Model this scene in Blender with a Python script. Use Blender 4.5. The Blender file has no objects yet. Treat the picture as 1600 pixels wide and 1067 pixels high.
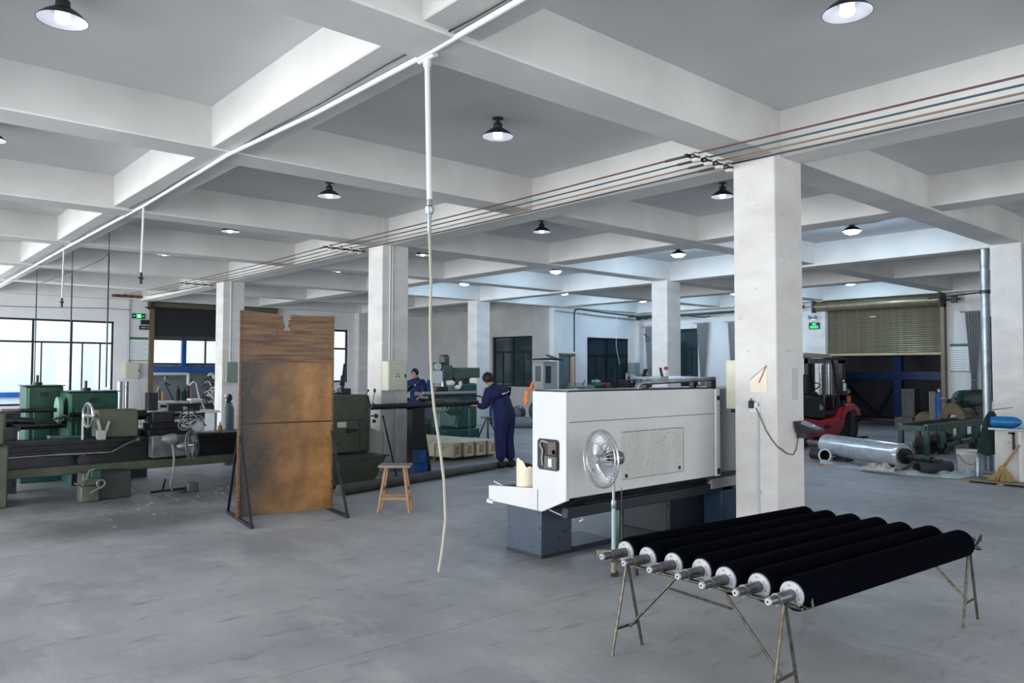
import bpy, bmesh, math, random
from mathutils import Vector, Matrix
random.seed(7)
PI = math.pi
SC = bpy.context.scene
COL = SC.collection

# ------------------------------------------------------------------ camera
cam_d = bpy.data.cameras.new('camera'); cam = bpy.data.objects.new('camera', cam_d); COL.objects.link(cam)
YAW, PITCH, ROLL, FPX = .7198, .0366, .0028, 1185.82
Fh = Vector((math.sin(YAW), math.cos(YAW), 0)); Rr = Vector((math.cos(YAW), -math.sin(YAW), 0)); Zz = Vector((0, 0, 1))
Ff = Fh*math.cos(PITCH) + Zz*math.sin(PITCH); Uu = -Fh*math.sin(PITCH) + Zz*math.cos(PITCH)
R2 = (Rr*math.cos(ROLL) + Uu*math.sin(ROLL)).normalized(); U2 = (Uu*math.cos(ROLL) - Rr*math.sin(ROLL)).normalized()
mw = Matrix.Identity(4)
for i in range(3):
    mw[i][0] = R2[i]; mw[i][1] = U2[i]; mw[i][2] = -Ff[i]
mw.translation = Vector((-6.9837, -4.0419, 1.7))
cam.matrix_world = mw
cam_d.sensor_width = 36; cam_d.lens = FPX/1600*36; cam_d.clip_start = .05; cam_d.clip_end = 300
SC.camera = cam

# ------------------------------------------------------------------ world, daylight, exposure
SC.view_settings.view_transform = 'Standard'; SC.view_settings.look = 'None'
SC.view_settings.gamma = 1; SC.view_settings.use_curve_mapping = False
SC.view_settings.exposure = 0.21
W = bpy.data.worlds.new('sky'); SC.world = W; W.use_nodes = True
bg = W.node_tree.nodes['Background']; bg.inputs[0].default_value = (.90, .95, 1.0, 1); bg.inputs[1].default_value = 2.6

def area(name, loc, rot, sx, sy, power, col):
    l = bpy.data.lights.new(name, 'AREA'); l.shape = 'RECTANGLE'; l.size = sx; l.size_y = sy; l.energy = power; l.color = col
    o = bpy.data.objects.new(name, l); o.location = loc; o.rotation_euler = rot; COL.objects.link(o); return o
# daylight through the open window side left of the camera; back fill is added
area('daylight_side', (-18, 8, 1.9), (0, -PI/2, 0), 3.7, 30, 3150, (.97, .985, 1))
area('fill_back', (-2, -10.4, 2.0), (PI/2, 0, 0), 16, 3.0, 500, (.95, .97, 1))  # added fill light inside the hall; the wall behind it has no opening
area('daylight_window_wall', (-3.4, 21.1, 1.9), (-PI/2, 0, 0), 5, 2.2, 120, (.92, .96, 1))

# ------------------------------------------------------------------ materials
def lin(h):
    h = h.lstrip('#'); c = [int(h[i:i+2], 16)/255 for i in (0, 2, 4)]
    return tuple(v/12.92 if v <= .04045 else ((v+.055)/1.055)**2.4 for v in c) + (1,)
MATS = {}
def M(name, c1, c2=None, rough=.55, metal=0, scale=4, detail=5, bump=0, lo=.35, hi=.7, emit=None, es=0, bscale=None, stretch=None, alpha=None, c3=None, s3=30, l3=.62, h3=.68, spec=None):
    if name in MATS: return MATS[name]
    m = bpy.data.materials.new(name); m.use_nodes = True; nt = m.node_tree; N = nt.nodes; L = nt.links
    b = N['Principled BSDF']; b.inputs['Roughness'].default_value = rough; b.inputs['Metallic'].default_value = metal
    b.inputs['Base Color'].default_value = lin(c1)
    if spec is not None: b.inputs['Specular IOR Level'].default_value = spec
    vec = None
    if c2 or bump or c3:
        tc = N.new('ShaderNodeTexCoord'); mp = N.new('ShaderNodeMapping'); L.new(tc.outputs['Object'], mp.inputs[0])
        if stretch: mp.inputs['Scale'].default_value = stretch
        vec = mp.outputs[0]
    col = None
    if c2:
        n = N.new('ShaderNodeTexNoise'); n.inputs['Scale'].default_value = scale; n.inputs['Detail'].default_value = detail
        L.new(vec, n.inputs['Vector'])
        r = N.new('ShaderNodeMapRange'); r.inputs[1].default_value = lo; r.inputs[2].default_value = hi; L.new(n.outputs[0], r.inputs[0])
        mx = N.new('ShaderNodeMix'); mx.data_type = 'RGBA'; mx.inputs[6].default_value = lin(c1); mx.inputs[7].default_value = lin(c2)
        L.new(r.outputs[0], mx.inputs[0]); col = mx.outputs[2]
    if c3:
        n = N.new('ShaderNodeTexNoise'); n.inputs['Scale'].default_value = s3; n.inputs['Detail'].default_value = 3; L.new(vec, n.inputs['Vector'])
        r = N.new('ShaderNodeMapRange'); r.inputs[1].default_value = l3; r.inputs[2].default_value = h3; L.new(n.outputs[0], r.inputs[0])
        mx = N.new('ShaderNodeMix'); mx.data_type = 'RGBA'; mx.inputs[6].default_value = lin(c1); mx.inputs[7].default_value = lin(c3)
        if col: L.new(col, mx.inputs[6])
        L.new(r.outputs[0], mx.inputs[0]); col = mx.outputs[2]
    if col: L.new(col, b.inputs['Base Color'])
    if bump:
        n = N.new('ShaderNodeTexNoise'); n.inputs['Scale'].default_value = bscale or scale*4; n.inputs['Detail'].default_value = 4; L.new(vec, n.inputs['Vector'])
        bp = N.new('ShaderNodeBump'); bp.inputs['Strength'].default_value = bump; bp.inputs['Distance'].default_value = .01
        L.new(n.outputs[0], bp.inputs['Height']); L.new(bp.outputs[0], b.inputs['Normal'])
    if emit: b.inputs['Emission Color'].default_value = lin(emit); b.inputs['Emission Strength'].default_value = es
    if alpha is not None: b.inputs['Alpha'].default_value = alpha
    MATS[name] = m; return m

def glassmat(name, col, rough=.03, tint=.85):
    m = bpy.data.materials.new(name); m.use_nodes = True; nt = m.node_tree; N = nt.nodes; L = nt.links
    for n in list(N):
        if n.type == 'BSDF_PRINCIPLED': N.remove(n)
    t = N.new('ShaderNodeBsdfTransparent'); t.inputs[0].default_value = lin(col)
    g = N.new('ShaderNodeBsdfGlossy'); g.inputs['Roughness'].default_value = rough
    fr = N.new('ShaderNodeFresnel'); mx = N.new('ShaderNodeMixShader')
    L.new(fr.outputs[0], mx.inputs[0]); L.new(t.outputs[0], mx.inputs[1]); L.new(g.outputs[0], mx.inputs[2])
    L.new(mx.outputs[0], N['Material Output'].inputs[0]); MATS[name] = m; return m

wall_m = M('white_wall_paint', '#dfe1e2', '#d3d6d8', .8, scale=1.2, detail=6, bump=.12, bscale=14)
pillar_m = M('worn_pillar_paint', '#d8d7d5', '#c9c7c5', .75, scale=2.2, bump=.25, bscale=9, c3='#b7b2ad', s3=11, l3=.66, h3=.78, stretch=(1, 1, 2.2))
beam_m = M('beam_paint', '#dcdbd8', '#cdccc9', .85, scale=1.5, detail=7, bump=.15, bscale=6)
slab_m = M('ceiling_paint', '#d5d6d6', '#cacbcc', .9, scale=.7, detail=6, bump=.1, bscale=4)
part_m = M('grey_plaster', '#b9bab8', '#a8a9a7', .85, scale=1.5, bump=.15, bscale=10)
black_m = M('black_paint', '#15171a', '#222529', .45, scale=12)
frame_m = M('window_frame_dark', '#10161c', rough=.35)
steel_m = M('bare_steel', '#9a9b9c', '#77797b', .32, 1, scale=14)
dsteel_m = M('dark_steel', '#4a4b4d', '#2c2d2f', .4, .9, scale=10)
galv_m = M('galvanised_steel', '#a9b2b6', '#8a9499', .38, .85, scale=9)
rust_m = M('aged_steel_rod', '#6f6a5f', '#4a443b', .45, .8, scale=30)
olive_m = M('olive_machine_paint', '#565c4b', '#454b3e', .45, scale=5, c3='#33362e', s3=34, l3=.64, h3=.74)
olived_m = M('dark_olive_machine_paint', '#4b5044', '#3d4138', .45, scale=5, c3='#2b2d27', s3=38, l3=.66, h3=.76)
green_m = M('green_machine_paint', '#1b5040', '#153f33', .42, scale=4, c3='#17352b', s3=24, l3=.64, h3=.76)
mill_m = M('grey_green_machine_paint', '#45584c', '#33443b', .45, scale=5, c3='#2a342e', s3=24, l3=.64, h3=.76)
teal_m = M('teal_machine_paint', '#1f5253', '#173f42', .45, scale=5)
bed_m = M('lathe_bed_dark', '#16191d', '#23262b', .4, .4, scale=9)
cnc_m = M('off_white_machine_paint', '#cfd1d2', '#c6c8c9', .6, spec=.25, scale=2, c3='#9a9a95', s3=34, l3=.70, h3=.78)
cncd_m = M('dirty_cover_plate_paint', '#c6c7c5', '#bcbcb8', .5, scale=5, c3='#857e70', s3=60, l3=.60, h3=.74, stretch=(1, 1, .5))
navy_m = M('slate_blue_machine_paint', '#3d4a59', '#344050', .4, scale=3, c3='#20262e', s3=16, l3=.66)
dnavy_m = M('dark_blue_machine_paint', '#1c2733', '#141c26', .5, scale=4)
felt_m = M('black_felt', '#04050a', '#080a12', .95, scale=40, spec=.02)
plate_m = M('pale_end_plate', '#b2b5b8', '#9b9ea2', .42, .35, scale=20)
shaft_m = M('machined_shaft_steel', '#7d7e80', '#5f6062', .3, .9, scale=8)
wood_m = M('stool_wood', '#a98763', '#8d6c4b', .6, scale=6, stretch=(8, 8, 1), c3='#5e4733', s3=9)
bamboo_m = M('bristle_straw', '#b79a66', '#94794a', .8, scale=12, stretch=(6, 6, 1))
beige_m = M('beige_painted_bar', '#cfc9ac', '#bdb695', .5, scale=6, c3='#8b7d5a', s3=12)
cream_m = M('cream_box_paint', '#cfd0bd', '#c6c7b4', .45, scale=6)
red_m = M('forklift_red', '#b01a28', '#8f1420', .35, scale=6)
rubber_m = M('rubber', '#1a1b1d', rough=.8)
blue_m = M('bright_blue_paint', '#1d5fae', '#174f95', .4, scale=5)
bluedk_m = M('blue_steel_frame', '#16407c', '#12336a', .45, scale=4)
whitepl_m = M('white_plastic', '#dedfe0', rough=.4)
cable_m = M('grey_white_cable', '#c9c7c0', rough=.5)
cordage_m = M('beige_hose', '#a7a294', rough=.55)
pot_m = M('porcelain', '#dedbd4', rough=.25)
cloth_m = M('navy_work_cloth', '#0f1f55', '#0b1742', .85, scale=14, bump=.35, bscale=24)
skin_m = M('skin', '#b98a72', rough=.55)
hair_m = M('black_hair', '#0b0a0a', rough=.6)
shoe_m = M('dark_shoe', '#14161d', rough=.6)
coat_m = M('dark_green_cloth', '#123230', '#0d2524', .9, scale=12, bump=.4)
film_m = M('clear_film_over_steel', '#d3dae0', '#b4bdc6', .2, .5, scale=6, bump=.15, bscale=9)
sheet_m = M('crumpled_plastic', '#b9c4c6', '#98a6a9', .25, scale=8, bump=.6, bscale=14)
rag_m = M('white_rag', '#c9c6c2', '#b3afaa', .8, scale=10, bump=.5)
card_m = M('cardboard', '#a88f6c', '#8f7757', .85, scale=8)
orange_m = M('orange_cloth', '#c87840', '#a85a26', .8, scale=16)
paper_m = M('aged_paper', '#e6dccb', rough=.8)
copper_m = M('reddish_brown_edge', '#9a6a55', rough=.7)
poster_m = M('poster_white', '#e2e8ea', rough=.5)
postg_m = M('poster_green', '#1f6b4c', rough=.5)
postl_m = M('poster_line_grey', '#9aa6ad', rough=.6)
olshut_m = M('olive_shutter', '#87806a', '#736d58', .36, .5, scale=8)
dkshut_m = M('dark_shutter', '#1b1d20', '#131517', .5, scale=6)
curt_m = M('grey_curtain', '#8f9598', '#7d8386', .85, scale=20)
glass_m = glassmat('window_glass', '#f0f5f6')
dglass_m = M('glass_painted_room_light', '#2a3f44', '#20343a', .08, scale=1.2, alpha=.82)  # teal painted into the pane for the dim light of rooms behind
bulb_dim = M('lamp_bulb_soft', '#ffffff', emit='#e8ecff', es=1.6)
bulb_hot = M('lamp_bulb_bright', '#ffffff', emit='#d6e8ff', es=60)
lampsh_m = M('lamp_shade_outside', '#3c3d3e', rough=.4, metal=.6)
lampin_m = M('lamp_reflector', '#c9cace', rough=.3, metal=.8)
extgreen_m = M('exit_sign_green', '#0b7a3c', emit='#18c060', es=1.6)
outwall_m = M('outside_pale_wall', '#f0f2f1', '#dde4e8', .8, scale=.6)
outdark_m = M('outside_dark_wall', '#4a4e55', '#3c4047', .8, scale=1.2)
outgrey_m = M('outside_grey_panel', '#8a8f95', '#777c83', .8, scale=1.5, c3='#5b5f65', s3=4)
yellow_m = M('yellow_tool_paint', '#c29a2e', rough=.5)
tan_m = M('tan_switch_box', '#bdb9a6', rough=.5)

def floor_material():
    m = bpy.data.materials.new('smooth_concrete_floor'); m.use_nodes = True; nt = m.node_tree; N = nt.nodes; L = nt.links
    b = N['Principled BSDF']; tc = N.new('ShaderNodeTexCoord')
    def noise(s, d=6, st=None, rough=.55):
        n = N.new('ShaderNodeTexNoise'); n.inputs['Scale'].default_value = s; n.inputs['Detail'].default_value = d; n.inputs['Roughness'].default_value = rough
        mp = N.new('ShaderNodeMapping'); L.new(tc.outputs['Object'], mp.inputs[0]); L.new(mp.outputs[0], n.inputs['Vector'])
        if st: mp.inputs['Scale'].default_value = st; mp.inputs['Rotation'].default_value = (0, 0, .5)
        return n.outputs[0]
    def mr(o, a, c):
        r = N.new('ShaderNodeMapRange'); r.inputs[1].default_value = a; r.inputs[2].default_value = c; L.new(o, r.inputs[0]); return r.outputs[0]
    def mix(f, A, Bc):
        x = N.new('ShaderNodeMix'); x.data_type = 'RGBA'; L.new(f, x.inputs[0])
        if isinstance(A, str): x.inputs[6].default_value = lin(A)
        else: L.new(A, x.inputs[6])
        x.inputs[7].default_value = lin(Bc); return x.outputs[2]
    c = mix(mr(noise(.55, 8, rough=.65), .35, .65), '#b3b6b9', '#93959a')
    c = mix(mr(noise(2.6, 8, (1, .45, 1), .7), .50, .72), c, '#b9bbbd')
    c = mix(mr(noise(5.5, 6, (.4, 1.4, 1), .7), .56, .74), c, '#7c7f84')
    c = mix(mr(noise(38, 3), .70, .78), c, '#bcbdbe')
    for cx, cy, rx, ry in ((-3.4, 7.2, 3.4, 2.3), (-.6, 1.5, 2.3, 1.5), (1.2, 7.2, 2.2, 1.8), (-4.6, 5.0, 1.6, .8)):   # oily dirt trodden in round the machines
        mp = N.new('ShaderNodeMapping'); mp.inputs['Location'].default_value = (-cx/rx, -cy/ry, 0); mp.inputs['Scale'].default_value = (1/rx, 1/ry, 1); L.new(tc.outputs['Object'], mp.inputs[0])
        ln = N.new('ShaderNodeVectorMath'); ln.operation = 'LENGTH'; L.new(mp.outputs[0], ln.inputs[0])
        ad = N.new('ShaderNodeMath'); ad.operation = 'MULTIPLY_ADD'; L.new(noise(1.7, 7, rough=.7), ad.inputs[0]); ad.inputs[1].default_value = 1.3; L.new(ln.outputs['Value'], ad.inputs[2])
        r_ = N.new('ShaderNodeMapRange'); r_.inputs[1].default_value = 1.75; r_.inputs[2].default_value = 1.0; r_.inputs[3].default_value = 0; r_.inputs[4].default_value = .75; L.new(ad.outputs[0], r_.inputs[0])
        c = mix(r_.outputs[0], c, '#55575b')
    L.new(c, b.inputs['Base Color'])
    rr = N.new('ShaderNodeMapRange'); rr.inputs[3].default_value = .42; rr.inputs[4].default_value = .62; L.new(noise(3, 5), rr.inputs[0]); L.new(rr.outputs[0], b.inputs['Roughness'])
    bp = N.new('ShaderNodeBump'); bp.inputs['Strength'].default_value = .12; bp.inputs['Distance'].default_value = .01; L.new(noise(30, 5), bp.inputs['Height']); L.new(bp.outputs[0], b.inputs['Normal'])
    return m
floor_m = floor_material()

def board_material(name, base, dark, dark2, streak=(.25, 1, 3.2), sc=5, xdark=(-.1, .45)):
    """stained plywood: base colour, worn dark stains along its left part, fine scratches"""
    m = bpy.data.materials.new(name); m.use_nodes = True; nt = m.node_tree; N = nt.nodes; L = nt.links
    b = N['Principled BSDF']; b.inputs['Roughness'].default_value = .42
    tc = N.new('ShaderNodeTexCoord')
    mp = N.new('ShaderNodeMapping'); mp.inputs['Scale'].default_value = streak; L.new(tc.outputs['Object'], mp.inputs[0])
    n = N.new('ShaderNodeTexNoise'); n.inputs['Scale'].default_value = sc; n.inputs['Detail'].default_value = 8; n.inputs['Roughness'].default_value = .65; L.new(mp.outputs[0], n.inputs['Vector'])
    r = N.new('ShaderNodeMapRange'); r.inputs[1].default_value = .38; r.inputs[2].default_value = .66; L.new(n.outputs[0], r.inputs[0])
    m1 = N.new('ShaderNodeMix'); m1.data_type = 'RGBA'; m1.inputs[6].default_value = lin(base); m1.inputs[7].default_value = lin(dark); L.new(r.outputs[0], m1.inputs[0])
    n2 = N.new('ShaderNodeTexNoise'); n2.inputs['Scale'].default_value = 2.6; n2.inputs['Detail'].default_value = 6; L.new(tc.outputs['Object'], n2.inputs['Vector'])
    sx = N.new('ShaderNodeSeparateXYZ'); L.new(tc.outputs['Object'], sx.inputs[0])
    ad = N.new('ShaderNodeMath'); ad.operation = 'MULTIPLY_ADD'; L.new(n2.outputs[0], ad.inputs[0]); ad.inputs[1].default_value = -.9; L.new(sx.outputs[0], ad.inputs[2])
    r2 = N.new('ShaderNodeMapRange'); r2.inputs[1].default_value = xdark[1]-.45; r2.inputs[2].default_value = xdark[0]-.45; L.new(ad.outputs[0], r2.inputs[0])
    m2 = N.new('ShaderNodeMix'); m2.data_type = 'RGBA'; L.new(r2.outputs[0], m2.inputs[0]); L.new(m1.outputs[2], m2.inputs[6]); m2.inputs[7].default_value = lin(dark2)
    # scratches
    n3 = N.new('ShaderNodeTexNoise'); n3.inputs['Scale'].default_value = 13; n3.inputs['Detail'].default_value = 3; n3.inputs['Distortion'].default_value = 2.2; L.new(tc.outputs['Object'], n3.inputs['Vector'])
    r3 = N.new('ShaderNodeMapRange'); r3.inputs[1].default_value = .58; r3.inputs[2].default_value = .8; L.new(n3.outputs[0], r3.inputs[0])
    m3 = N.new('ShaderNodeMix'); m3.data_type = 'RGBA'; L.new(r3.outputs[0], m3.inputs[0]); L.new(m2.outputs[2], m3.inputs[6]); m3.inputs[7].default_value = lin(dark)
    L.new(m3.outputs[2], b.inputs['Base Color'])
    return m
ply_gold = board_material('golden_plywood', '#b2814c', '#7f5a33', '#3a3430', (1, 1, 1), 3.2, (-.42, .28))
ply_brown = board_material('brown_streaked_plywood', '#84603c', '#3d2a1c', '#4a3426', (.3, 1, 6), 6, (-1.0, -.35))

# ------------------------------------------------------------------ mesh builder
class MB:
    def __init__(s): s.v = []; s.f = []; s.sm = []
    def add(s, vs, fs, smooth=False):
        o = len(s.v); s.v += [Vector(v) for v in vs]; s.f += [tuple(i+o for i in f) for f in fs]; s.sm += [smooth]*len(fs); return s
    def box(s, x0, x1, y0, y1, z0, z1):
        if x0 > x1: x0, x1 = x1, x0
        if y0 > y1: y0, y1 = y1, y0
        if z0 > z1: z0, z1 = z1, z0
        return s.add([(x0,y0,z0),(x1,y0,z0),(x1,y1,z0),(x0,y1,z0),(x0,y0,z1),(x1,y0,z1),(x1,y1,z1),(x0,y1,z1)],
                     [(0,3,2,1),(4,5,6,7),(0,1,5,4),(1,2,6,5),(2,3,7,6),(3,0,4,7)])
    def bar(s, p, q, w, h=None, up=(0, 0, 1)):
        p = Vector(p); q = Vector(q); h = h or w; d = (q-p).normalized(); up = Vector(up)
        if abs(d.dot(up)) > .98: up = Vector((1, 0, 0))
        a = d.cross(up).normalized(); b = a.cross(d).normalized()
        vs = [c + a*i*w/2 + b*j*h/2 for c in (p, q) for i, j in ((-1,-1),(1,-1),(1,1),(-1,1))]
        return s.add(vs, [(3,2,1,0),(4,5,6,7),(0,1,5,4),(1,2,6,5),(2,3,7,6),(3,0,4,7)])
    def cyl(s, p, q, r, r2=None, n=16, caps=True):
        p = Vector(p); q = Vector(q); r2 = r if r2 is None else r2; d = (q-p).normalized()
        a = d.orthogonal().normalized(); b = d.cross(a)
        vs = [c + (a*math.cos(t)+b*math.sin(t))*rr for c, rr in ((p, r), (q, r2)) for t in [2*PI*i/n for i in range(n)]]
        s.add(vs, [(i, (i+1) % n, n+(i+1) % n, n+i) for i in range(n)], True)
        if caps: s.add(vs, [tuple(range(n-1, -1, -1)), tuple(range(n, 2*n))])
        return s
    def lathe(s, prof, o=(0, 0, 0), ax=(0, 0, 1), n=24):
        """prof: list of (r, t) along the axis"""
        o = Vector(o); d = Vector(ax).normalized(); a = d.orthogonal().normalized(); b = d.cross(a); k = len(prof)
        vs = [o + d*t + (a*math.cos(2*PI*i/n)+b*math.sin(2*PI*i/n))*max(r, 1e-5) for i in range(n) for r, t in prof]
        fs = [(i*k+j, ((i+1) % n)*k+j, ((i+1) % n)*k+j+1, i*k+j+1) for i in range(n) for j in range(k-1)]
        return s.add(vs, fs, True)
    def tube(s, pts, r, n=8, closed=False, caps=True):
        P = [Vector(p) for p in pts]; k = len(P); rings = []
        prev = None
        for i in range(k):
            if closed: d = (P[(i+1) % k]-P[i-1])
            else: d = P[min(i+1, k-1)]-P[max(i-1, 0)]
            d = d.normalized() if d.length > 1e-9 else Vector((0, 0, 1))
            if prev is None: a = d.orthogonal().normalized()
            else:
                a = prev - d*prev.dot(d); a = a.normalized() if a.length > 1e-6 else d.orthogonal().normalized()
            prev = a; b = d.cross(a); rings.append([P[i] + (a*math.cos(2*PI*j/n)+b*math.sin(2*PI*j/n))*r for j in range(n)])
        vs = [v for R in rings for v in R]; m = k if closed else k-1
        s.add(vs, [(i*n+j, i*n+(j+1) % n, ((i+1) % k)*n+(j+1) % n, ((i+1) % k)*n+j) for i in range(m) for j in range(n)], True)
        if caps and not closed: s.add(vs, [tuple(range(n-1, -1, -1)), tuple((k-1)*n+j for j in range(n))])
        return s
    def ring(s, c, ax, R, r, n=32, m=6):
        c = Vector(c); d = Vector(ax).normalized(); a = d.orthogonal().normalized(); b = d.cross(a)
        return s.tube([c+(a*math.cos(2*PI*i/n)+b*math.sin(2*PI*i/n))*R for i in range(n)], r, m, closed=True)
    def prism(s, poly, plane, t0, t1):
        """poly 2d points; plane 'xz' extrudes along y, 'yz' along x, 'xy' along z"""
        f = {'xz': lambda a, b, t: (a, t, b), 'yz': lambda a, b, t: (t, a, b), 'xy': lambda a, b, t: (a, b, t)}[plane]
        n = len(poly); vs = [f(a, b, t0) for a, b in poly] + [f(a, b, t1) for a, b in poly]
        return s.add(vs, [tuple(range(n-1, -1, -1)), tuple(range(n, 2*n))] + [(i, (i+1) % n, n+(i+1) % n, n+i) for i in range(n)])
    def ball(s, c, rx, ry=None, rz=None, n=14, m=8):
        ry = ry or rx; rz = rz or rx; c = Vector(c)
        vs = [c+Vector((rx*math.sin(PI*j/m)*math.cos(2*PI*i/n), ry*math.sin(PI*j/m)*math.sin(2*PI*i/n), rz*math.cos(PI*j/m))) for j in range(1, m) for i in range(n)]
        vs += [c+Vector((0, 0, rz)), c-Vector((0, 0, rz))]; T = len(vs)-2
        fs = [(j*n+i, (j+1)*n+i, (j+1)*n+(i+1) % n, j*n+(i+1) % n) for j in range(m-2) for i in range(n)]
        fs += [(T, i, (i+1) % n) for i in range(n)] + [(T+1, (m-2)*n+(i+1) % n, (m-2)*n+i) for i in range(n)]
        return s.add(vs, fs, True)
    def xf(s, mat): s.v = [mat @ v for v in s.v]; return s
    def mesh(s, name, mat, inv=None, sharp=True):
        me = bpy.data.meshes.new(name)
        vs = [inv @ v for v in s.v] if inv is not None else s.v
        me.from_pydata([tuple(v) for v in vs], [], s.f)
        bm = bmesh.new(); bm.from_mesh(me); bmesh.ops.remove_doubles(bm, verts=bm.verts, dist=1e-5)
        bmesh.ops.recalc_face_normals(bm, faces=bm.faces); bm.to_mesh(me); bm.free()
        me.materials.append(mat)
        me.polygons.foreach_set('use_smooth', [True]*len(me.polygons))
        if sharp: me.set_sharp_from_angle(angle=math.radians(38))
        return me

MW = {}
def wm(o): return MW.get(o.name, Matrix.Identity(4))
def tag(o, label, cat, group=None, kind=None):
    if label: o['label'] = label
    if cat: o['category'] = cat
    if group: o['group'] = group
    if kind: o['kind'] = kind
    return o
def thing(name, label, cat, loc=(0, 0, 0), rz=0, group=None):
    o = bpy.data.objects.new(name, None); o.empty_display_size = .1; COL.objects.link(o)
    o.location = loc; o.rotation_euler = (0, 0, rz)
    MW[o.name] = Matrix.Translation(loc) @ Matrix.Rotation(rz, 4, 'Z')
    return tag(o, label, cat, group)
def part(name, mb, mat, par, world=True, bev=0, label=None, seg=2, kind=None):
    inv = wm(par).inverted() if world else None
    o = bpy.data.objects.new(name, mb.mesh(name, mat, inv)); COL.objects.link(o); o.parent = par
    MW[o.name] = wm(par)
    if bev: addbev(o, bev, seg)
    if label: o['label'] = label
    if kind: o['kind'] = kind
    return o
def addbev(o, w, seg=2):
    b = o.modifiers.new('bevel', 'BEVEL'); b.width = w; b.segments = seg; b.limit_method = 'ANGLE'; b.angle_limit = math.radians(50)
def solo(name, mb, mat, label, cat, group=None, loc=None, bev=0, kind=None):
    loc = Vector(loc) if loc else Vector((0, 0, 0))
    o = bpy.data.objects.new(name, mb.mesh(name, mat, Matrix.Translation(loc).inverted())); COL.objects.link(o); o.location = loc
    MW[o.name] = Matrix.Translation(loc)
    if bev: addbev(o, bev)
    return tag(o, label, cat, group, kind)
def struct(name, mb, mat, par=None, bev=0):
    o = bpy.data.objects.new(name, mb.mesh(name, mat)); COL.objects.link(o); o.parent = par
    if bev: addbev(o, bev, 1)
    if not par: o['kind'] = 'structure'
    return o
def copytree(o, label=None, loc=None, rz=None):
    c = o.copy(); COL.objects.link(c)
    for ch in o.children:
        d = ch.copy(); COL.objects.link(d); d.parent = c
        for g in ch.children:
            e = g.copy(); COL.objects.link(e); e.parent = d
    if label: c['label'] = label
    if loc is not None: c.location = loc
    if rz is not None: c.rotation_euler = (0, 0, rz)
    return c

S, T = 7.16, 7.74
# ------------------------------------------------------------------ room shell
fl = MB()
xs = [-13, -7.74, -3.87, 0, 3.87, 7.74, 11.6, 15.7]; ys = [-12, -7.16, -3.58, 0, 3.58, 7.16, 10.74, 14.32, 17.9, 21.7]
j = .004
for a in range(len(xs)-1):
    for b in range(len(ys)-1):
        fl.box(xs[a]+j, xs[a+1]-j, ys[b]+j, ys[b+1]-j, -.15, 0)
fl.box(-13, 15.7, -12, 21.7, -.3, -.012)
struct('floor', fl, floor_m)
struct('ceiling', MB().box(-13, 15.9, -12, 21.9, 4.25, 4.5), slab_m)
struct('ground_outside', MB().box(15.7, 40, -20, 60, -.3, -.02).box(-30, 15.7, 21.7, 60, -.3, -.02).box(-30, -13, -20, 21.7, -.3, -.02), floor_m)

k = 0
def beam(x0, x1, y0, y1, z):
    struct('beam', MB().box(x0, x1, y0, y1, z, 4.26), beam_m, bev=.012)
for (a, b, z) in ((-7.88, -7.48, 3.79), (-4.375, -3.905, 3.845), (-.14, .26, 3.79), (3.635, 4.105, 3.845), (7.60, 8.0, 3.79), (11.37, 11.84, 3.845), (15.1, 15.6, 3.79)):
    beam(a, b, -12, 21.6, z)
for i in range(-3, 7):
    y = i*S/2; beam(-13, 15.5, y-.22, y+.22, 3.812 if i % 2 == 0 else 3.83)

pil = None
PILL = [(i*T, jj*S) for i in (-1, 0, 1) for jj in (-1, 0, 1, 2, 3) if (i, jj) != (0, 3)] + [(2*T, S), (2*T, 2*S)]
for (x, y) in PILL:
    if (x, y) == (-T, 0): continue
    if x == 2*T: m = MB().box(15.22, 15.6, y-.23, y+.23, 0, 4.25)
    elif y == 3*S: m = MB().box(x-.26, x+.26, 21.2, 21.6, 0, 4.25)
    else: m = MB().box(x-.26, x+.26, y-.23, y+.23, 0, 4.25)
    o = struct('pillar', m, pillar_m, bev=.01)

def wall_with_holes(name, axis, c0, c1, a0, a1, zt, holes, mat):
    """axis 'x': wall runs along x, thickness c0..c1 in y"""
    holes = sorted(holes); m = MB(); f = (lambda p, q, z0, z1: m.box(p, q, c0, c1, z0, z1)) if axis == 'x' else (lambda p, q, z0, z1: m.box(c0, c1, p, q, z0, z1))
    cur = a0
    for (h0, h1, z0, z1) in holes:
        if h0 > cur: f(cur, h0, 0, zt)
        if z0 > 0: f(h0, h1, 0, z0)
        if z1 < zt: f(h0, h1, z1, zt)
        cur = h1
    if a1 > cur: f(cur, a1, 0, zt)
    return struct(name, m, mat)
wall_with_holes('wall_left', 'x', 21.5, 21.75, -13, 11.25, 4.25, [(-4.9, -.82, .62, 3.13), (.28, 4.25, 0, 3.75), (5.2, 7.22, 1.2, 3.16)], wall_m)
wall_with_holes('wall_partition', 'y', 11.0, 11.25, 14.55, 21.5, 4.25, [(15.4, 17.6, 1.08, 2.88)], part_m)
wall_with_holes('wall_back', 'x', 14.3, 14.55, 11.0, 15.6, 4.25, [(11.22, 12.0, 0, 2.25), (12.62, 14.92, .92, 2.84)], wall_m)
wall_with_holes('wall_right', 'y', 15.48, 15.75, -12, 14.6, 4.25, [(1.0, 2.86, .9, 3.12), (3.74, 7.0, 0, 3.5), (8.6, 10.1, .9, 3.12), (11.68, 13.5, .9, 3.16)], wall_m)
struct('wall_behind', MB().box(-13, 15.6, -12.2, -12, 0, 4.25), wall_m)
struct('wall_side', MB().box(-13.2, -13, -12, 21.7, 0, .3).box(-13.2, -13, -12, 21.7, 3.8, 4.25).box(-13.2, -13, -12, -5, .3, 3.8), wall_m)

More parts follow.
